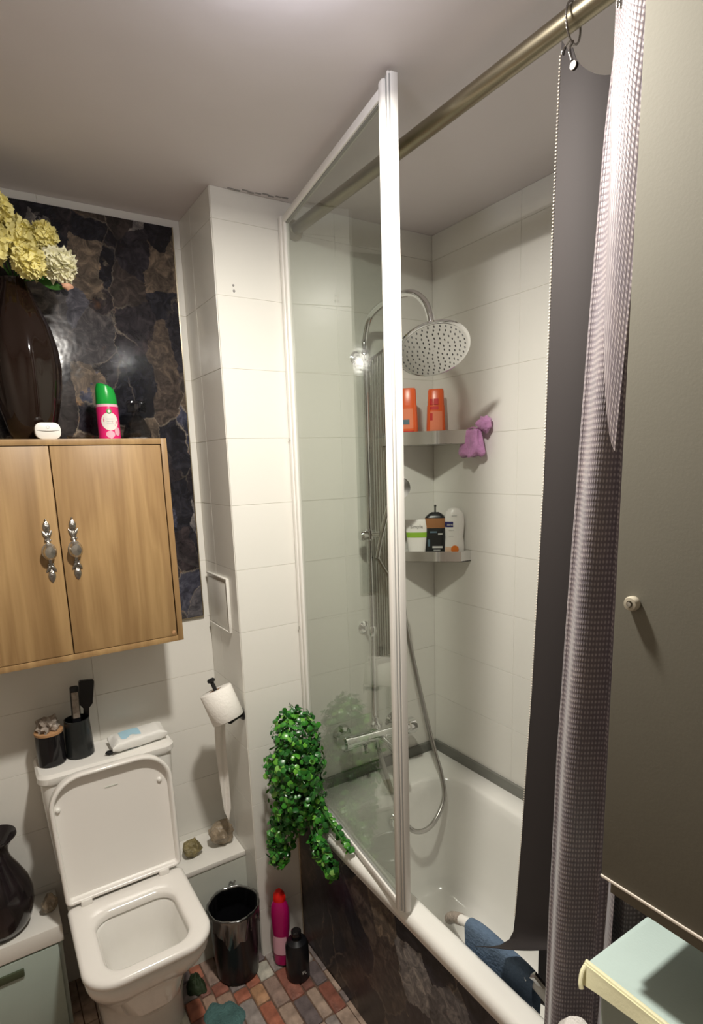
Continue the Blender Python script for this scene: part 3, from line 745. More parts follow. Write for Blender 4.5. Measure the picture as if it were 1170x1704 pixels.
t = thing('body_wash_bottle', 'white waisted bottle with blue badge and orange disc on the lower shelf', 'bottle', c)
WP = [(.030, .018, 0), (.035, .021, .006), (.038, .022, .03), (.036, .021, .06), (.032, .020, .082), (.035, .021, .105), (.037, .022, .13), (.036, .021, .15), (.030, .018, .17), (.018, .012, .182), (.006, .006, .185)]
bm = NB(); oval_loft(bm, c, WP, 2.3); obj('body', bm, 'white_plastic', t)
def fi(z, i):
    for a, b in zip(WP, WP[1:]):
        if a[2] <= z <= b[2]: return a[i]+(b[i]-a[i])*(z-a[2])/(b[2]-a[2])
    return WP[-1][i]
bm = NB(); label_patch(bm, c, -.95, -.05, .118, .137, lambda z: fi(z, 0), lambda z: fi(z, 1), .0008, 2.3); bd = obj('blue_badge', bm, 'label_navy', t)
text('lettering', 'sanex', .011, 'label_white', bd, Vector(c)+FY*.0242-FX*.012+Vector((0, 0, .1275)), FX+FY*.22, Vector((0, 0, 1)))
bm = NB(); label_patch(bm, c, -.9, .15, .012, .048, lambda z: fi(z, 0), lambda z: fi(z, 1), .0006, 2.3); obj('peach_patch', bm, 'label_peach', t)
bm = NB(); lathe(bm, [(.0135, 0), (.0135, .002), (.0001, .0022)], Vector(c)+FY*.0212+FX*.003+Vector((0, 0, .040)), FY, 24); obj('orange_disc', bm, 'label_orange', t)
for a_ in ((-.018, .000, .106, .109), (-.008, .010, .156, .160)):
    bm = NB(); flat(bm, Vector(c)+FY*.0205, *a_, .0012); obj('grey_print', bm, 'print_light', t)
bm = NB(); flat(bm, Vector(c)+FY*.0195, -.018, .000, .086, .088, .0012); obj('grey_print', bm, 'print_light', t)

# lilac wash mitt
t = thing('bath_mitt', 'lilac mesh bath scrub hanging over the end of the upper shelf', 'scrub', (-.03, -.245, 1.80))
bm = NB()
def mitt(a, v):
    ang = a*2*PI; rz = 1.797-.085*v
    fl = 1+.16*math.sin(ang*5+v*2)+.05*math.sin(ang*9)
    wid = .036+.016*v-.020*max(0, v-.85)*3
    dep = .016+.010*v
    if v > .97: wid *= .8
    return (-.040+dep*fl*math.cos(ang), -.238+wid*fl*math.sin(ang), rz-.006*math.sin(ang*4)*v)
loops = [[mitt(k/40, v) for k in range(40)] for v in [i/10 for i in range(11)]]
loft(bm, loops); obj('mesh_skirt', bm, 'lilac_mesh', t, sharp=2)
bm = NB(); ico(bm, (-.028, -.285, 1.812), (.022, .026, .024), 3, .5, 3, 9); obj('bunched_knot', bm, 'lilac_mesh', t, sharp=2)
bm = NB(); tube(bm, smooth_path([(-.03, -.262, 1.800), (-.024, -.272, 1.79), (-.03, -.24, 1.803), (-.02, -.20, 1.80)]), .003, 6); obj('cord', bm, 'lilac_mesh', t)

# ================================================================== WALL CABINET (wood)
CX0, CX1, CY, CZ0, CZ1 = -1.578, -.970, .030, 1.190, 1.788
YB = YT-.0125
cab = thing('wall_cabinet', 'light oak two-door cabinet hung on the dark panel above the toilet', 'cabinet', ((CX0+CX1)/2, YB, CZ0))
th = .016
for nm, a in (('side_panel', (CX0, CX0+th, CY, YB, CZ0, CZ1)), ('side_panel', (CX1-th, CX1, CY, YB, CZ0, CZ1)), ('top_panel', (CX0+th, CX1-th, CY, YB, CZ1-th, CZ1)), ('bottom_panel', (CX0+th, CX1-th, CY, YB, CZ0, CZ0+th)), ('back_panel', (CX0+th, CX1-th, YB-.005, YB, CZ0+th, CZ1-th))):
    bm = NB(); box(bm, *a, bev=.0008); obj(nm, bm, 'oak_wood', cab)
bm = NB(); box(bm, -1.280, -1.266, CY+.018, YB-.006, CZ0+th, CZ1-th); obj('divider', bm, 'oak_wood', cab)
mid = -1.2735
for s in (0, 1):
    a, b = (CX0+th+.002, mid-.0015) if s == 0 else (mid+.0015, CX1-th-.003)
    bm = NB(); box(bm, a, b, CY+.001, CY+.017, CZ0+th+.002, CZ1-th-.002, .0008); dr = obj('door', bm, 'oak_wood', cab)
    hx = -1.303 if s == 0 else -1.240; hy = CY+.001; hz = 1.497
    bm = NB()
    def leafshape(cz, w_, h_, up=1, bend=0, cx=0):
        L = []
        for i in range(9):
            q = i/8; ww = w_*math.sin(PI*q)**.7+.0006; zz = cz+up*h_*q
            L.append([(hx+cx+bend*q*q+ww*math.cos(a_), hy-.001-.0045*math.sin(PI*q)*max(0, math.sin(a_))-.0004, zz) for a_ in [PI*k/6 for k in range(7)]]+[(hx+cx+bend*q*q-ww*.5, hy+.0, zz), (hx+cx+bend*q*q+ww*.5, hy+.0, zz)])
        loft(bm, L)
    leafshape(hz+.048, .0085, .034); leafshape(hz-.046, .0085, .038, -1)
    for sg in (-1, 1): leafshape(hz+.030, .0050, .026, 1, sg*.009, sg*.002); leafshape(hz-.030, .0050, .026, -1, sg*.010, sg*.002)
    for zz in (.030, -.034):
        for sg in (-1, 1): ico(bm, (hx+sg*.0055, hy-.004, hz+zz), .0034, 1)
    ico(bm, (hx, hy-.003, hz+.084), .0028, 1)
    box(bm, hx-.004, hx+.004, hy-.003, hy, hz-.05, hz+.05, .001)
    hb = obj('handle', bm, 'pewter', dr, sharp=1)
    bm = NB(); lathe(bm, [(.017, 0), (.018, .002), (.015, .005), (.0145, .010), (.017, .016), (.0165, .022), (.012, .028), (.0001, .030)], (hx, hy, hz), (0, -1, 0), 28)
    for v in bm.verts: v.co.z = hz+(v.co.z-hz)*1.25
    obj('knob', bm, 'chrome_dull', hb)
bm = NB(); ico(bm, (CX1-th-.012, CY, CZ0+th+.012), (.007, .0012, .007), 1, .4, 1); obj('chipped_corner', bm, 'cork', cab)

# vase with flowers, items on cabinet
VZ = CZ1+.0005; VC = (-1.295, .150)
def flute(t, h): return 1-.035*(abs(math.sin(t*4.0))**6)*min(1, max(0, (h-.02)*10))
bm = NB(); vprof = [(.038, 0), (.050, .004), (.060, .03), (.072, .08), (.083, .14), (.087, .19), (.084, .24), (.072, .295), (.052, .345), (.036, .385), (.031, .405), (.033, .412), (.028, .412), (.026, .39)]
lathe(bm, vprof, (VC[0], VC[1], VZ), n=96, mod=lambda t, h: 1+.028*math.cos(t*9+.6)*min(1, h*6)); o = obj('vase', bm, 'dark_glaze', None, (VC[0], VC[1], VZ), sharp=1.2); tag(o, 'tall dark brown ribbed vase of flowers on the cabinet', 'vase')
FB = thing('flower_bouquet', 'pale yellow artificial flowers in the tall dark vase', 'flowers', (VC[0], VC[1], VZ+.40))
def flower(c, r, m, n=230, seed=0):
    rd = random.Random(seed); bm = NB(); c = Vector(c)
    for i in range(n):
        th_ = math.acos(1-2*(i+.5)/n); ph = i*2.39996
        d = Vector((math.sin(th_)*math.cos(ph), math.sin(th_)*math.sin(ph), math.cos(th_)))
        rad = r*(.80+.26*noise.noise(d*2.3+Vector((seed, 0, 0)))+rd.uniform(-.06, .06))
        u, v, _ = frame_of(d); a = rd.uniform(0, 2*PI); x = u*math.cos(a)+v*math.sin(a); y = d.cross(x)
        s = r*.26*rd.uniform(.8, 1.25); lift = rd.uniform(.15, .55)
        p0 = c+d*rad*.72
        ps = []
        for q in range(7):
            t = q/6*PI; rr_ = s*(1+.15*math.sin(q*2.1+i))
            ps.append(p0+x*rr_*math.cos(t)*.9+(d*(1-lift)+y*lift).normalized()*rr_*math.sin(t)*1.15+d*s*.25*math.sin(q*1.9))
        base = bm.verts.new(p0-d*.004); vs = [bm.verts.new(p) for p in ps]
        for a_, b_ in zip(vs, vs[1:]): bm.faces.new((base, a_, b_))
    ico(bm, c, r*.70, 2)
    o = obj('flower_head', bm, m, FB, recalc=False); return o
flower((-1.352, .085, 2.268), .066, 'petal', seed=1)
flower((-1.283, .105, 2.288), .060, 'petal', seed=2)
flower((-1.218, .100, 2.302), .040, 'petal', seed=3)
flower((-1.190, .085, 2.232), .050, 'petal_white', seed=4)
flower((-1.262, .075, 2.225), .048, 'petal', seed=5)
flower((-1.330, .060, 2.335), .052, 'petal', seed=6)
flower((-1.225, .16, 2.250), .050, 'petal', seed=7)
bm = NB()
for q in ((-1.34, .09, 2.25), (-1.28, .11, 2.27), (-1.20, .09, 2.20), (-1.235, .1, 2.29), (-1.33, .07, 2.30)): tube(bm, smooth_path([(VC[0], VC[1], VZ+.33), (VC[0], VC[1]-.005, VZ+.40), q], 5), .003, 6)
obj('stem', bm, 'stem_green', FB)
bm = NB(); ico(bm, (-1.178, .078, 2.180), (.014, .010, .009), 2, .5, 2); obj('bud', bm, 'petal_peach', FB)
bm = NB(); ico(bm, (-1.375, .05, 2.19), (.012, .010, .02), 2, .5, 5); obj('bud', bm, 'petal_peach', FB)
bm = NB()
for a, b in (((-1.24, .13, 2.20), (-1.185, .085, 2.175)), ((-1.22, .12, 2.235), (-1.235, .08, 2.19))):
    t_ = NB(); L = []
    for i in range(7):
        q = i/6; p = Vector(a).lerp(Vector(b), q); L.append([p+Vector((0, 0, .011*math.sin(PI*q)+.001)), p-Vector((0, 0, .011*math.sin(PI*q)+.001))])
    loft(bm, L, closed=False)
obj('leaf', bm, 'stem_green', FB, recalc=False)

t = thing('earbud_case', 'small white rounded case standing in front of the vase', 'case', (-1.268, .060, VZ))
bm = NB()
def rrz(cx, cz, w_, h_, y, r): return [(p[0], y, p[1]) for p in rr(cx-w_/2, cx+w_/2, cz-h_/2, cz+h_/2, r, 0, 5)]
GZ = VZ+.0215
loft(bm, [rrz(-1.268, GZ, .050, .031, .048, .012), rrz(-1.268, GZ, .060, .042, .051, .016), rrz(-1.268, GZ, .062, .043, .058, .017), rrz(-1.268, GZ, .062, .043, .066, .017), rrz(-1.268, GZ, .058, .040, .070, .016)]); obj('shell', bm, 'white_plastic', t)
bm = NB(); tube(bm, smooth_path([(-1.294, .0482, GZ+.001), (-1.268, .0462, GZ-.001), (-1.242, .0482, GZ+.001)]), .0007, 6); obj('lid_seam', bm, 'print_grey', t)
bm = NB(); lathe(bm, [(.0045, 0), (.0045, .0006), (.003, .0007), (.003, 0)], (-1.268, .0481, GZ+.009), (0, -1, 0), 16); obj('round_mark', bm, 'print_light', t)

ac = (-1.098, .150, VZ)
t = thing('aerosol_can', 'pink air freshener can with a green cap on the cabinet', 'can', ac)
bm = NB(); lathe(bm, [(.028, 0), (.031, .002), (.031, .005), (.0300, .007), (.0300, .092), (.029, .096)], ac, n=32); obj('can', bm, 'pink_can', t)
bm = NB(); lathe(bm, [(.0295, .092), (.0298, .094), (.0290, .100), (.0285, .101)], ac, n=32); obj('collar', bm, 'label_pink', t)
bm = NB(); lathe(bm, [(.0285, .100), (.0292, .102), (.027, .135), (.023, .150), (.018, .154), (.0001, .154)], ac, n=32)
for v in bm.verts:
    if v.co.z > VZ+.13: v.co.z += (-(v.co.x-ac[0]))*.35
obj('cap', bm, 'green_cap', t)
def cyl_patch(bm, c, r, a0, a1, z0, z1, oval=False, n=16):
    # front angle measured from -Y
    if oval:
        zc = (z0+z1)/2; ac_ = (a0+a1)/2; v0 = bm.verts.new((c[0]+r*math.sin(ac_), c[1]-r*math.cos(ac_), c[2]+zc)); ring = []
        for k in range(24):
            q = 2*PI*k/24; a = ac_+(a1-a0)/2*math.cos(q); z = zc+(z1-z0)/2*math.sin(q); ring.append(bm.verts.new((c[0]+r*math.sin(a), c[1]-r*math.cos(a), c[2]+z)))
        mid_ = []
        for k in range(24):
            q = 2*PI*k/24; a = ac_+(a1-a0)/4*math.cos(q); z = zc+(z1-z0)/4*math.sin(q); mid_.append(bm.verts.new((c[0]+r*math.sin(a), c[1]-r*math.cos(a), c[2]+z)))
        for k in range(24):
            j = (k+1) % 24; bm.faces.new((v0, mid_[k], mid_[j])); bm.faces.new((mid_[k], ring[k], ring[j], mid_[j]))
    else:
        loft(bm, [[(c[0]+r*math.sin(a0+(a1-a0)*k/n), c[1]-r*math.cos(a0+(a1-a0)*k/n), c[2]+z) for k in range(n+1)] for z in (z0, z1)], closed=False)
bm = NB(); cyl_patch(bm, ac, .0305, -.85, .75, .027, .077, True); lb = obj('oval_label', bm, 'label_white', t)
bm = NB(); cyl_patch(bm, ac, .0312, -.28, .18, .073, .087, True); l2 = obj('round_badge', bm, 'print_green', t)
bm = NB(); cyl_patch(bm, ac, .0317, -.18, .08, .076, .084, True); obj('badge_centre', bm, 'label_white', l2)
bm = NB()
for z in (.058, .051, .046): cyl_patch(bm, ac, .0309, -.35, .25, z, z+.0015)
obj('fine_print', bm, 'print_light', lb)
bm = NB(); cyl_patch(bm, ac, .0307, -.5, .3, .006, .026, True); cyl_patch(bm, ac, .0308, .3, .9, .012, .036, True); obj('pink_blossom', bm, 'label_pink', t)

gc = (-1.010, .190, VZ)
t = thing('glass_bottle', 'smoky faceted glass perfume bottle beside the pink can', 'bottle', gc)
bm = NB(); lathe(bm, [(.022, .004), (.040, .010), (.042, .022), (.030, .055), (.014, .075), (.012, .086)], gc, n=8); obj('body', bm, 'smoke_glass', t, sharp=.2)
bm = NB(); box(bm, gc[0]-.026, gc[0]+.030, gc[1]-.012, gc[1]+.012, VZ+.084, VZ+.118, .004); obj('stopper', bm, 'smoke_glass', t)
bm = NB(); lathe(bm, [(.026, 0), (.032, .002), (.032, .007), (.024, .009)], gc, n=24); obj('base', bm, 'pot_white', t)
t = thing('glass_dish', 'small clear glass dish between the vase and the pink can', 'dish', (-1.180, .13, VZ))
bm = NB(); lathe(bm, [(.018, 0), (.032, .003), (.036, .012), (.034, .012), (.030, .005), (.001, .003)], (-1.180, .13, VZ), n=24, caps=False); obj('bowl', bm, 'clear_glass', t)

# ================================================================== TOILET
TX0, TX1, TY0, TY1 = -1.376, -1.038, -.300, .052
to = thing('toilet', 'white close-coupled toilet with square seat and lid raised', 'toilet', (-1.205, .1, 0))
FR = (.085, .085, .02, .02)   # front corners round
def tr(d, z, r=FR, dyb=0, dyf=0): return rr(TX0+d, TX1-d, TY0+d+dyf, TY1-d+dyb, [max(.008, q-d*.4) for q in r], z, 8)
bm = NB()
loft(bm, [rr(-1.325, -1.09, -.10, .272, (.07, .07, .01, .01), 0, 8), rr(-1.325, -1.09, -.10, .272, (.07, .07, .01, .01), .08, 8), rr(-1.335, -1.08, -.13, .272, (.08, .08, .01, .01), .18, 8), rr(-1.350, -1.063, -.20, .272, (.09, .09, .01, .01), .27, 8), rr(-1.364, -1.05, -.262, .272, (.09, .09, .01, .01), .34, 8), rr(-1.370, -1.044, -.290, .272, (.085, .085, .01, .01), .385, 8), rr(-1.371, -1.043, -.292, .272, (.085, .085, .01, .01), .408, 8), rr(-1.366, -1.048, -.287, .268, (.08, .08, .01, .01), .413, 8),
          rr(-1.318, -1.092, -.262, -.022, .06, .413, 8), rr(-1.312, -1.098, -.256, -.028, .055, .405, 8), rr(-1.304, -1.106, -.248, -.034, .055, .33, 8), rr(-1.285, -1.125, -.228, -.050, .05, .24, 8), rr(-1.255, -1.155, -.19, -.08, .04, .19, 8), rr(-1.24, -1.17, -.17, -.10, .03, .185, 8)], False, True)
obj('bowl', bm, 'ceramic', to, sharp=.9)
bm = NB(); loft(bm, [rr(-1.262, -1.148, -.20, -.075, .04, .205, 8)], True, False); obj('water', bm, 'water', to)
bm = NB()
oi = lambda d, z: rr(-1.318+d, -1.096-d, -.258+d, -.030-d, .052, z, 8)
loft(bm, [oi(0, .417), tr(.004, .417), tr(0, .421), tr(0, .433), tr(.004, .439), tr(.012, .441), oi(-.012, .440), oi(-.004, .437), oi(0, .431), oi(0, .417)], False, False); obj('seat', bm, 'seat_plastic', to, sharp=.9)
# lid, raised and leaning on the cistern
lid_h = .388; lz0 = .448
ly0, ly1 = .060, .092
def LP(x, h, d):   # d = out of the lid towards the room
    n = Vector((0, -(lid_h), (ly1-ly0))).normalized()
    x = -1.207+(x+1.207)*(1+.045*h/lid_h)-.004*h/lid_h
    return Vector((x, ly0+(ly1-ly0)*h/lid_h, lz0+h*.995))+n*d
def lidloop(d, dep, r=(.018, .018, .095, .095)):
    return [LP(p[0], p[1], dep) for p in rr(TX0+d, TX1-d, 0+d, lid_h-d, [max(.006, q-d) for q in r], 0, 8)]
bm = NB(); loft(bm, [lidloop(.008, -.010), lidloop(.001, -.006), lidloop(0, .004), lidloop(0, .022), lidloop(.003, .025), lidloop(.008, .025), lidloop(.011, .022), lidloop(.013, .000), lidloop(.020, -.001)]); lidp = obj('lid', bm, 'seat_plastic', to, sharp=.8)
for x in (-1.358, -1.073):
    bm = NB(); lathe(bm, [(.007, 0), (.007, .006), (.004, .009), (.0001, .0095)], LP(x if x > -1.2 else x+.004, .290, -.001), LP(0, 0, 1)-LP(0, 0, 0), 16); obj('buffer', bm, 'white_plastic', lidp)
bm = NB(); c_ = LP(-1.21, .315, .0002); box(bm, c_.x-.017, c_.x+.020, c_.y-.0005, c_.y+.001, c_.z-.0012, c_.z+.0012); obj('faint_print', bm, 'ledge_front', lidp)
for x in (-1.322, -1.095):
    bm = NB(); box(bm, x-.016, x+.016, .028, .066, .436, .458, .005); tube(bm, [(x-.03, .062, .452), (x+.03, .062, .452)], .008, 12); obj('hinge', bm, 'seat_plastic', to)
bm = NB()
cr = (.03, .03, .008, .008)
loft(bm, [rr(-1.352, -1.058, .135, .272, cr, .405, 8), rr(-1.380, -1.030, .130, .274, cr, .50, 8), rr(-1.393, -1.012, .126, .275, cr, .72, 8), rr(-1.395, -1.010, .126, .275, cr, .795, 8)], True, True); obj('cistern', bm, 'ceramic', to)
bm = NB(); cr2 = (.035, .035, .008, .008)
loft(bm, [rr(-1.397, -1.007, .122, .276, cr2, .796, 8), rr(-1.402, -1.002, .118, .277, cr2, .803, 8), rr(-1.402, -1.002, .118, .277, cr2, .820, 8), rr(-1.395, -1.009, .125, .276, cr2, .830, 8), rr(-1.385, -1.02, .135, .27, cr2, .831, 8)]); obj('cistern_lid', bm, 'ceramic', to)
CT = .832
# jars on the cistern
jc = (-1.352, .205, CT)
t = thing('black_jar', 'squat matt black jar with a brown rim on the left of the cistern', 'jar', jc)
bm = NB(); lathe(bm, [(.036, 0), (.039, .003), (.0395, .05), (.039, .098), (.037, .098), (.036, .09)], jc, n=32, caps=True); obj('jar_body', bm, 'black_glossy', t)
bm = NB(); lathe(bm, [(.035, .096), (.0395, .097), (.0400, .104), (.035, .105)], jc, n=32); obj('rim', bm, 'cork', t)
bm = NB(); ico(bm, (jc[0], jc[1], CT+.118), (.030, .028, .026), 3, .9, 4, 9); obj('crumpled_wrap', bm, 'clear_plastic_dull', t, sharp=.3)
jc = (-1.272, .212, CT)
t = thing('black_tumbler', 'taller black tumbler holding two black brushes on the cistern', 'tumbler', jc)
bm = NB(); lathe(bm, [(.038, 0), (.041, .003), (.039, .06), (.036, .118), (.033, .118), (.032, .02), (.001, .015)], jc, n=32, caps=False); obj('cup', bm, 'charcoal_plastic', t)
t = thing('hair_brush', 'black brush with a grey strip standing in the black tumbler', 'brush', (-1.275, .205, CT+.02))
bm = NB(); q = NB(); box(q, -.0125, .0125, -.008, .008, 0, .205, .005); merge(bm, q, Matrix.Translation((-1.276, .203, CT+.021))@Matrix.Rotation(R(2), 4, 'Y')); obj('body', bm, 'black_plastic', t)
bm = NB(); q = NB(); box(q, -.0095, .0095, -.011, -.008, .105, .188, .001); merge(bm, q, Matrix.Translation((-1.276, .203, CT+.021))@Matrix.Rotation(R(2), 4, 'Y')); obj('grey_strip', bm, 'clear_plastic_dull', t)
t = thing('hair_comb', 'wide flat black brush leaning right in the black tumbler', 'brush', (-1.25, .215, CT+.02))
bm = NB(); q = NB(); loft(q, [[(-.007, -.006, 0), (.007, -.006, 0), (.007, .006, 0), (-.007, .006, 0)], [(-.008, -.006, .12), (.008, -.006, .12), (.008, .006, .12), (-.008, .006, .12)], [(-.020, -.007, .135), (.018, -.007, .135), (.018, .007, .135), (-.020, .007, .135)], [(-.022, -.007, .205), (.022, -.007, .205), (.022, .007, .205), (-.022, .007, .205)], [(-.018, -.006, .211), (.019, -.006, .211), (.019, .006, .211), (-.018, .006, .211)]]); merge(bm, q, Matrix.Translation((-1.252, .224, CT+.021))@Matrix.Rotation(R(6), 4, 'Y')); obj('body', bm, 'black_plastic', t)
# wipes pack
t = thing('wipes_pack', 'crumpled white and pale blue wipes pack on the cistern lid', 'wipes', (-1.1, .2, CT))
bm = NB()
def wipe(u, v):
    a = v*2*PI; ca, sa = math.cos(a), math.sin(a)
    k = min(1, min(u, 1-u)*9+.0)
    hh = .018*(.25+.75*k); ww = .045*(1.0+.06*(1-k))
    ex = .5
    y = math.copysign(abs(ca)**ex, ca)*ww; z = math.copysign(abs(sa)**ex, sa)*hh
    nz = .0035*noise.noise(Vector((u*9, v*9, 0)))
    return (-1.190+.172*u, .185+y+.02*(u-.5), CT+.0195+z+nz+(1-k)*.004*math.sin(v*18))
loops = [[wipe(i/24, k/32) for k in range(32)] for i in range(25)]
loft(bm, loops); obj('pack', bm, 'pack_white', t, sharp=.5)
bm = NB()
def wtop(u, v):
    p = wipe(u, v); return (p[0], p[1]-.0004, p[2]+.0008)
L = [[wtop(.18+.36*i/8, .12+.17*k/6+.03*math.sin(i)) for k in range(7)] for i in range(9)]; loft(bm, L, closed=False)
L = [[(wipe(.27+.2*i/6, .80-.14*k/5)[0], wipe(.27+.2*i/6, .80-.14*k/5)[1]-.0008, wipe(.27+.2*i/6, .80-.14*k/5)[2]) for k in range(6)] for i in range(7)]; loft(bm, L, closed=False)
obj('blue_print', bm, 'label_blue', t, recalc=False)
bm = NB(); ico(bm, (-1.197, .150, CT+.007), (.014, .010, .0065), 2, .3, 3); o = obj('hair_clip', bm, 'black_plastic', None, (-1.197, .15, CT)); tag(o, 'small black clip lying at the left end of the wipes pack', 'clip')

# ================================================================== LEDGES
LZ = .365; LY = .093
led = thing('low_ledge', 'low white boxed ledge between the toilet and the column', 'ledge', (-.90, .19, 0))
bm = NB(); box(bm, -1.030, XC-TT-.0005, LY+.003, YT-TT-.0005, .004, LZ-.018); obj('front_board', bm, 'ledge_front', led)
bm = NB(); box(bm, -1.032, XC-TT-.0005, LY, YT-TT-.0005, LZ-.018, LZ, .002); obj('top_board', bm, 'shelf_top', led)
lc = thing('low_cabinet', 'low mint-green cabinet with thick white top left of the toilet', 'cabinet', (-1.65, .19, 0))
bm = NB(); box(bm, -1.92, -1.391, LY, YT-TT-.0005, LZ-.055, LZ, .003); obj('top_board', bm, 'shelf_top', lc)
bm = NB(); box(bm, -1.915, -1.396, LY+.014, YT-TT-.0005, .004, LZ-.0555); obj('carcass', bm, 'mint_side', lc)
bm = NB(); box(bm, -1.912, -1.408, LY+.003, LY+.0135, .012, LZ-.062, .002); dd = obj('door', bm, 'mint_board', lc)
bm = NB(); box(bm, -1.64, -1.503, LY-.004, LY+.004, .250, .274, .002); obj('handle', bm, 'handle_dark', dd)
# raw stones
def rock(c, r, m, label, seed, nm='crystal_stone'):
    bm = NB(); ico(bm, c, r, 2, .9, seed, 6)
    zmin = min(v.co.z for v in bm.verts)
    for v in bm.verts: v.co.z += c[3]-zmin if len(c) > 3 else 0
    o = obj(nm, bm, m, None, c[:3], sharp=.1); 
    tag(o, label, 'stone', 'raw stones on the ledges')
def rock2(cx, cy, sx, sy, sz, m, label, seed):
    t = bmesh.new(); bmesh.ops.create_icosphere(t, subdivisions=3, radius=1)
    rd = random.Random(seed)
    pl = [Vector((rd.uniform(-1, 1), rd.uniform(-1, 1), rd.uniform(-.8, 1))).normalized() for _ in range(11)]
    for v in t.verts:
        for p in pl:
            d = v.co.dot(p)-.66
            if d > 0: v.co -= p*d
        v.co *= 1+.22*noise.noise(v.co*3.2+Vector((seed, 0, 0)))
        v.co = Vector((v.co.x*sx, v.co.y*sy, v.co.z*sz))
    zm = min(v.co.z for v in t.verts)
    for v in t.verts: v.co += Vector((cx, cy, LZ-zm+.0003))
    o = obj('crystal_stone', t, m, None, (cx, cy, LZ), sharp=.15); tag(o, label, 'stone', 'raw stones on the ledges')
rock2(-.864, .172, .054, .042, .050, 'quartz', 'large pale brown raw crystal on the white ledge by the column', 7)
rock2(-.968, .180, .040, .034, .034, 'quartz_olive', 'smaller olive-brown raw crystal on the white ledge by the toilet', 3)
rock2(-1.412, .165, .026, .022, .036, 'quartz', 'small pale stone on the mint cabinet top beside the toilet', 5)
# jug
jx, jy = -1.540, .170
jug = thing('ceramic_jug', 'dark glazed round jug with flared lip on the mint cabinet', 'jug', (jx, jy, LZ))
bm = NB(); lathe(bm, [(.052, .0003), (.062, .004), (.080, .035), (.090, .075), (.091, .11), (.082, .15), (.062, .195), (.047, .225), (.042, .245), (.043, .265), (.052, .288), (.062, .300), (.060, .305), (.050, .292), (.036, .26)], (jx, jy, LZ), n=48)
for v in bm.verts:
    h = v.co.z-LZ
    if h > .27 and v.co.x > jx: v.co.x += (h-.27)*.25
obj('body', bm, 'jug_glaze', jug, sharp=1.2)
bm = NB(); tube(bm, smooth_path([(jx-.045, jy, LZ+.28), (jx-.10, jy, LZ+.27), (jx-.115, jy, LZ+.20), (jx-.085, jy, LZ+.13)]), .010, 10); obj('handle', bm, 'jug_glaze', jug)

# ================================================================== TOILET PAPER
hl = thing('paper_holder', 'black metal toilet paper holder on the side of the column', 'paper holder', (XC, .024, .905))
bm = NB(); lathe(bm, [(.019, 0), (.020, .003), (.016, .008)], (XC-TT, .024, .905), (-1, 0, 0), 24); obj('wall_plate', bm, 'black_metal', hl)
Tt = Vector((-.883, .036, 1.004)); Tb = Vector((-.858, .004, .910)); ax = (Tt-Tb).normalized()
bm = NB(); tube(bm, smooth_path([(XC-.006, .024, .905), (-.835, .018, .898), tuple(Tb-ax*.010), tuple(Tb+ax*.01)], 5)+[Tt+ax*.030], .0065, 12); obj('arm', bm, 'black_metal', hl)
bm = NB(); lathe(bm, [(.008, 0), (.0125, .003), (.0125, .010), (.009, .014)], Tt+ax*.026, ax, 16); obj('end_knob', bm, 'black_metal', hl)
rl = thing('toilet_roll', 'white toilet roll on the black holder with its sheet hanging down', 'toilet roll', tuple(Tb))
RR_ = .052
bm = NB(); hL = (Tt-Tb).length
lathe(bm, [(.020, 0), (.050, 0), (.052, .002), (.052, hL-.002), (.050, hL), (.020, hL), (.0195, hL-.002), (.0195, .002), (.020, 0)], Tb, ax, 40, caps=False); obj('paper', bm, 'paper', rl, sharp=.9)
bm = NB(); lathe(bm, [(.0193, .001), (.0193, hL-.001), (.018, hL-.001), (.018, .001), (.0193, .001)], Tb, ax, 24, caps=False); obj('cardboard_core', bm, 'cork', rl)
cen = [(-.862, .062, .93), (-.862, .082, .85), (-.860, .095, .77), (-.857, .100, .70), (-.854, .105, .62), (-.851, .108, .55), (-.849, .110, .495)]
cp = smooth_path(cen, 5); wds = []
bm = NB()
def sheet(u, v):
    i = v*(len(cp)-1); k = int(min(i, len(cp)-2)); p = cp[k].lerp(cp[k+1], i-k)
    w_ = .046*(1-.35*v) if v < .88 else .030*(1-(v-.88)/.12*.85)
    tw_ = -.85+R(35)*v; s = (u-.5)*2*w_*.5
    return (p.x+s*math.cos(tw_+.3)*.8, p.y+s*math.sin(tw_+.3)*.8+.004*math.sin(u*8+v*5), p.z+.004*math.sin(u*6))
grid(bm, sheet, 8, 40); solid(bm, .0005); obj('hanging_sheet', bm, 'paper', rl, sharp=1.5)

# ================================================================== BIN
bc = (-.893, -.004)
bn = thing('waste_bin', 'round black bin with a clear bag folded over its rim', 'bin', (bc[0], bc[1], .006))
bm = NB(); lathe(bm, [(.001, .008), (.066, .008), (.070, .012), (.078, .12), (.084, .255), (.0855, .258), (.082, .258), (.070, .02), (.001, .016)], (bc[0], bc[1], 0), n=40, caps=False); obj('body', bm, 'black_plastic', bn)
bm = NB()
def bag(a, v):
    ang = a*2*PI
    wob = .0030*math.sin(ang*7+1)+.0022*math.sin(ang*19+v*6)
    low = .070+.028*math.sin(ang*3+1.2)+.014*math.sin(ang*8)
    if v < .35: r_ = .079-.004*(1-v/.35); z = .20+.062*(v/.35)
    elif v < .5: r_ = .079+.009*((v-.35)/.15); z = .262+.004*math.sin((v-.35)/.15*PI)
    else:
        q = (v-.5)/.5; r_ = .088+wob*q*1.2-.004*q; z = .262-low*q
    return (bc[0]+(r_+wob*.5)*math.cos(ang), bc[1]+(r_+wob*.5)*math.sin(ang), z)
loft(bm, [[bag(k/72, v/18) for k in range(72)] for v in range(19)], False, False); obj('bin_bag', bm, 'bag_film', bn, sharp=3)
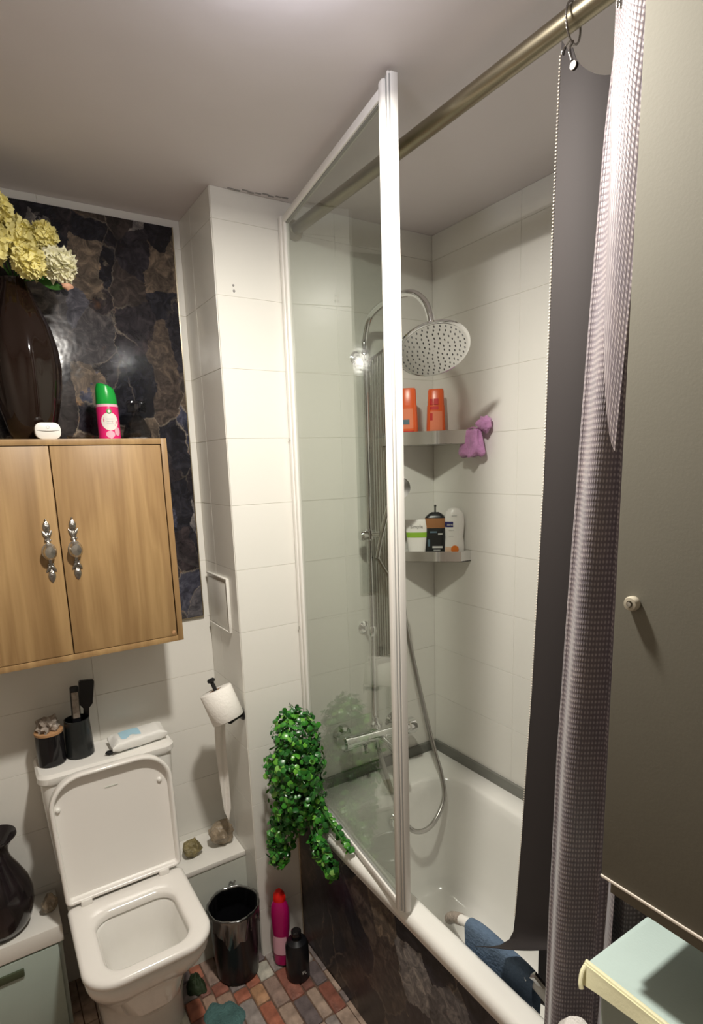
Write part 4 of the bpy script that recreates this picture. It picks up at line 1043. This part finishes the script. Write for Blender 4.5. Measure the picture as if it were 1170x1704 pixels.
bm = NB(); tube(bm, smooth_path([(-.875, .082, .262), (-.868, .084, .275), (-.860, .080, .266), (-.852, .082, .276)]), .0035, 6); obj('bag_knot', bm, 'bag_film', bn)

# ================================================================== BOTTLES ON THE FLOOR
pc = (-.752, -.062, .007)
t = thing('pink_bottle', 'magenta bottle with a red cap on the floor by the bath panel', 'bottle', pc)
bm = NB()
oval_loft(bm, pc, [(.024, .018, 0), (.028, .022, .004), (.030, .023, .06), (.026, .021, .10), (.030, .023, .13), (.032, .024, .19), (.029, .022, .22), (.022, .018, .238), (.017, .015, .245)], 2.2); obj('body', bm, 'pink_bottle', t)
bm = NB(); oval_loft(bm, Vector(pc)+Vector((0, 0, 0)), [(.020, .016, .236), (.021, .017, .250), (.018, .016, .268), (.010, .010, .278)], 2.2)
q = NB(); box(q, -.006, .006, -.004, .004, 0, .02, .003); merge(bm, q, Matrix.Translation((pc[0]+.012, pc[1]-.012, .250))); obj('cap', bm, 'red_cap', t)
bm = NB(); label_patch(bm, pc, -.9, .8, .045, .115, lambda z: .0305, lambda z: .0235, .0006, 2.2); obj('label', bm, 'label_pink', t)
kc = (-.733, -.142, .007)
t = thing('black_bottle', 'short black bottle standing in front of the magenta bottle', 'bottle', kc)
bm = NB(); lathe(bm, [(.032, 0), (.038, .003), (.039, .01), (.039, .120), (.033, .134), (.016, .142), (.014, .146)], kc, n=36); obj('body', bm, 'black_plastic', t)
bm = NB(); lathe(bm, [(.015, .144), (.017, .148), (.017, .170), (.013, .174)], kc, n=24); obj('cap', bm, 'black_glossy', t)
text('lettering', 'PL', .016, 'print_light', t, (kc[0]+.004, kc[1]-.0398, .045), (1, -.1, 0), (0, 0, 1))
# teal cloth and dark cloth on the floor
def cloth_blob(nm, cx, cy, rx_, ry_, h, m, label, cat, seed, z=.006):
    bm = NB()
    L = []
    for i in range(9):
        q = i/8
        l = []
        for k in range(36):
            a = 2*PI*k/36; e = 1+.14*math.sin(3*a+seed)+.07*math.sin(7*a+seed*2)
            rr_ = (1-q)*e; hh = z+h*(math.sin(q*PI/2)**.6)*(.75+.4*noise.noise(Vector((math.cos(a)*(1-q)*3, math.sin(a)*(1-q)*3, seed))))
            l.append((cx+rx_*rr_*math.cos(a), cy+ry_*rr_*math.sin(a), max(z, hh) if i else z))
        L.append(l)
    L[-1] = [(cx+.001*math.cos(2*PI*k/36), cy+.001*math.sin(2*PI*k/36), L[-1][0][2]) for k in range(36)]
    loft(bm, L); o = obj(nm, bm, m, None, (cx, cy, 0), sharp=1.2); tag(o, label, cat)
cloth_blob('floor_cloth', -1.000, -.165, .055, .085, .016, 'teal_cloth', 'teal cloth lying on the stone floor in front of the bin', 'cloth', 1)
cloth_blob('cleaning_cloth', -1.035, .015, .030, .045, .040, 'green_dark', 'dark green cloth crumpled between toilet base and bin', 'cloth', 4)

# ================================================================== HANGING PLANT
px, py = -.622, -.075
pl = thing('trailing_plant', 'artificial trailing green plant in a white pot on the bath corner', 'plant', (px, py, .5555))
bm = NB(); lathe(bm, [(.020, .001), (.026, .002), (.030, .075), (.033, .078), (.033, .092), (.030, .092), (.028, .07), (.001, .068)], (px, py, .5555), n=28, caps=False); obj('pot', bm, 'pot_white', pl)
rl_ = random.Random(11)
ells = [((-.682, -.130, .855), (.088, .070, .080), 420), ((-.695, -.145, .770), (.106, .095, .085), 640), ((-.695, -.140, .675), (.098, .092, .085), 540), ((-.700, -.120, .590), (.085, .060, .065), 330),
        ((-.745, -.110, .530), (.050, .034, .080), 230), ((-.760, -.105, .460), (.036, .028, .060), 150), ((-.655, -.190, .590), (.030, .055, .045), 170), ((-.682, -.240, .520), (.020, .055, .050), 150), ((-.682, -.300, .495), (.016, .045, .045), 90), ((-.628, -.275, .590), (.018, .055, .022), 60), ((-.626, -.345, .577), (.012, .035, .012), 26), ((-.690, -.11, .925), (.024, .020, .030), 34), ((-.725, -.11, .915), (.018, .018, .030), 20), ((-.650, -.13, .905), (.02, .02, .02), 16)]
bm = NB()
for (cx, cy, cz), (a, b, c_), n in ells:
    for i in range(int(n*1.05)):
        d = Vector((rl_.gauss(0, 1), rl_.gauss(0, 1), rl_.gauss(0, 1))).normalized()
        k = rl_.uniform(.62, 1.08)
        p = Vector((cx+d.x*a*k, cy+d.y*b*k, cz+d.z*c_*k))
        if p.y > -.012: p.y = -.012-rl_.random()*.01
        # keep clear of the screen glass (its left side only)
        sx = A.x+sd.x/sd.y*(p.y-A.y)-.022
        if p.z > .56 and p.x > sx: p.x = sx-rl_.random()*.008
        nrm = (d+Vector((rl_.gauss(0, .5), rl_.gauss(0, .5)-.3, rl_.gauss(0, .5)+.3))).normalized()
        u, v, _ = frame_of(nrm); s = rl_.uniform(.0062, .0108); a0 = rl_.uniform(0, 6.28)
        ctr = bm.verts.new(p+nrm*s*.25)
        ring = [bm.verts.new(p+(u*math.cos(a0+q*PI/3)+v*math.sin(a0+q*PI/3))*s*(1.15 if q == 0 else 1)) for q in range(6)]
        for q in range(6): bm.faces.new((ctr, ring[q], ring[(q+1) % 6]))
o = obj('leaves', bm, 'leaf_green', pl, recalc=False); o['kind'] = 'stuff'
bm = NB()
top = Vector((px, py, .64))
for (cx, cy, cz), (a, b, c_), n in ells:
    for i in range(4):
        q = Vector((cx+rl_.uniform(-a, a)*.6, min(cy+rl_.uniform(-b, b)*.6, -.02), cz+rl_.uniform(-c_, c_)*.7))
        sx = A.x+sd.x/sd.y*(q.y-A.y)-.03; q.x = min(q.x, sx)
        m_ = top.lerp(q, .5)+Vector((-.02, -.01, .03)); m_.x = min(m_.x, -.632)
        if m_.y > -.02: m_.y = -.02
        tube(bm, smooth_path([top, m_, q], 4), .0012, 5)
obj('stems', bm, 'stem_green', pl)

# ================================================================== ITEMS IN THE BATH
rg = thing('child_bath_ring', 'white oval child bath hoop leaning inside the near side of the bath', 'bath ring', (-.53, -.82, .36))
def hoop(a, off=0):
    y = -.835+.175*math.cos(a); z = .468+.100*math.sin(a)
    x = -.542+.30*(.565-z)-.008*math.cos(a)
    return Vector((x+off, y, z))
def arc(a0, a1, r, n=28, off=0): 
    b = NB(); tube(b, [hoop(R(a0+(a1-a0)*k/n), off) for k in range(n+1)], r, 12, True); return b
obj('hoop', arc(-180, 178, .0125, 60), 'white_plastic', rg)
obj('grey_grip', arc(22, 52, .0145), 'clear_plastic_dull', rg)
b = NB(); tube(b, [(-.515, -.985, .52), (-.530, -.950, .555), (-.540, -.935, .548)], .011, 10); obj('metal_clip', b, 'chrome', rg)
bc_ = NB()
def drape(u, v):
    a = R(64+70*u); p = hoop(a); s = (v-.5)*2
    h = .012+.0045*math.sin(u*14)
    ang = s*PI*.5
    if abs(s) < .45:
        t_ = s/.45*PI/2; return (p.x+math.sin(t_)*.0165, p.y, p.z+math.cos(t_)*.0165+.002*math.sin(u*9))
    k = (abs(s)-.45)/.55; sg = 1 if s > 0 else -1
    return (p.x+sg*(.0165+.004*math.sin(u*11+sg)*k), p.y, p.z-.085*k-.002)
grid(bc_, drape, 30, 20); solid(bc_, .002); o = obj('face_cloth', bc_, 'blue_cloth', None, (-.53, -.82, .5), sharp=1.5); tag(o, 'slate blue face cloth draped over the white bath hoop', 'cloth')

# ================================================================== GREY WALL CABINET, HAMPER, LAUNDRY BAG
gx0, gy1 = -.800, -1.281
g = thing('grey_cabinet', 'tall grey lacquered cupboard at the near end of the bath', 'cupboard', (-.62, -1.63, 1.12))
bm = NB(); box(bm, gx0+.004, -.575, YR+.002, gy1-.004, 1.120, H-.003, .001); obj('carcass', bm, 'grey_dark', g)
bm = NB(); box(bm, gx0-.012, gx0+.003, YR+.006, gy1, 1.153, H-.004, .0015); gd = obj('door', bm, 'grey_lacquer', g)
bm = NB(); box(bm, gx0-.0135, gx0+.003, YR+.006, gy1, 1.1495, 1.153, .0004); obj('edge_strip', bm, 'pale_edge', gd)
bm = NB(); lathe(bm, [(.0075, 0), (.0088, .002), (.0090, .007), (.0075, .010), (.0042, .0105), (.004, .008), (.0001, .008)], (gx0-.012, -1.306, 1.528), (-1, 0, 0), 24); kb = obj('knob', bm, 'knob_beige', gd)
bm = NB(); lathe(bm, [(.003, .008), (.003, .0125), (.0001, .013)], (gx0-.012, -1.306, 1.528), (-1, 0, 0), 12); obj('knob_screw', bm, 'chrome_dull', kb)

hp = thing('laundry_hamper', 'narrow mint hamper with a yellow-hemmed cloth cover under the grey cupboard', 'hamper', (-.73, -1.5, 0))
bm = NB(); loft(bm, [rr(-.785, -.672, -1.82, -1.285, .01, .004), rr(-.797, -.664, -1.83, -1.275, .012, .975)]); obj('body', bm, 'mint_side', hp)
bm = NB(); loft(bm, [rr(-.806, -.655, -1.84, -1.266, .006, .972), rr(-.812, -.655, -1.84, -1.262, .006, .990), rr(-.811, -.656, -1.84, -1.263, .006, .998), rr(-.805, -.66, -1.835, -1.268, .006, 1.0)]); obj('cloth_cover', bm, 'mint_cloth', hp, sharp=.9)
bm = NB()
def hem(u, v):
    y = -1.262-.56*u; dz = .016+.008*math.exp(-u*14)+.003*math.sin(u*17)
    x = -.8135-.006*v-.004*math.exp(-u*20)*v+.002*math.sin(u*12)*v
    return (x, y, .999-dz*v+(.0015 if v < .1 else 0))
grid(bm, hem, 50, 8); solid(bm, .003); obj('yellow_hem', bm, 'yellow_hem', hp, sharp=1.5)
bm = NB(); tube(bm, smooth_path([(-.806, -1.264, 1.0), (-.819, -1.265, .993), (-.827, -1.268, .982), (-.829, -1.271, .975)], 5), .0032, 10)
obj('hem_corner', bm, 'yellow_hem', hp)
bm = NB(); tube(bm, smooth_path([(-.808, -1.262, 1.0), (-.8085, -1.5, 1.0005), (-.808, -1.82, 1.0)], 5), .0035, 8); obj('hem_piping', bm, 'yellow_hem', hp)

t = thing('laundry_bag', 'white laundry bag standing between hamper and curtain', 'bag', (-.745, -1.195, .003))
bm = NB(); lathe(bm, [(.03, .004), (.036, .02), (.037, .4), (.036, .76), (.030, .800), (.018, .818), (.001, .823)], (-.757, -1.218, 0), n=28, mod=lambda t_, h: 1+.03*math.sin(t_*5+h*8)); obj('sack', bm, 'towel_white', t)
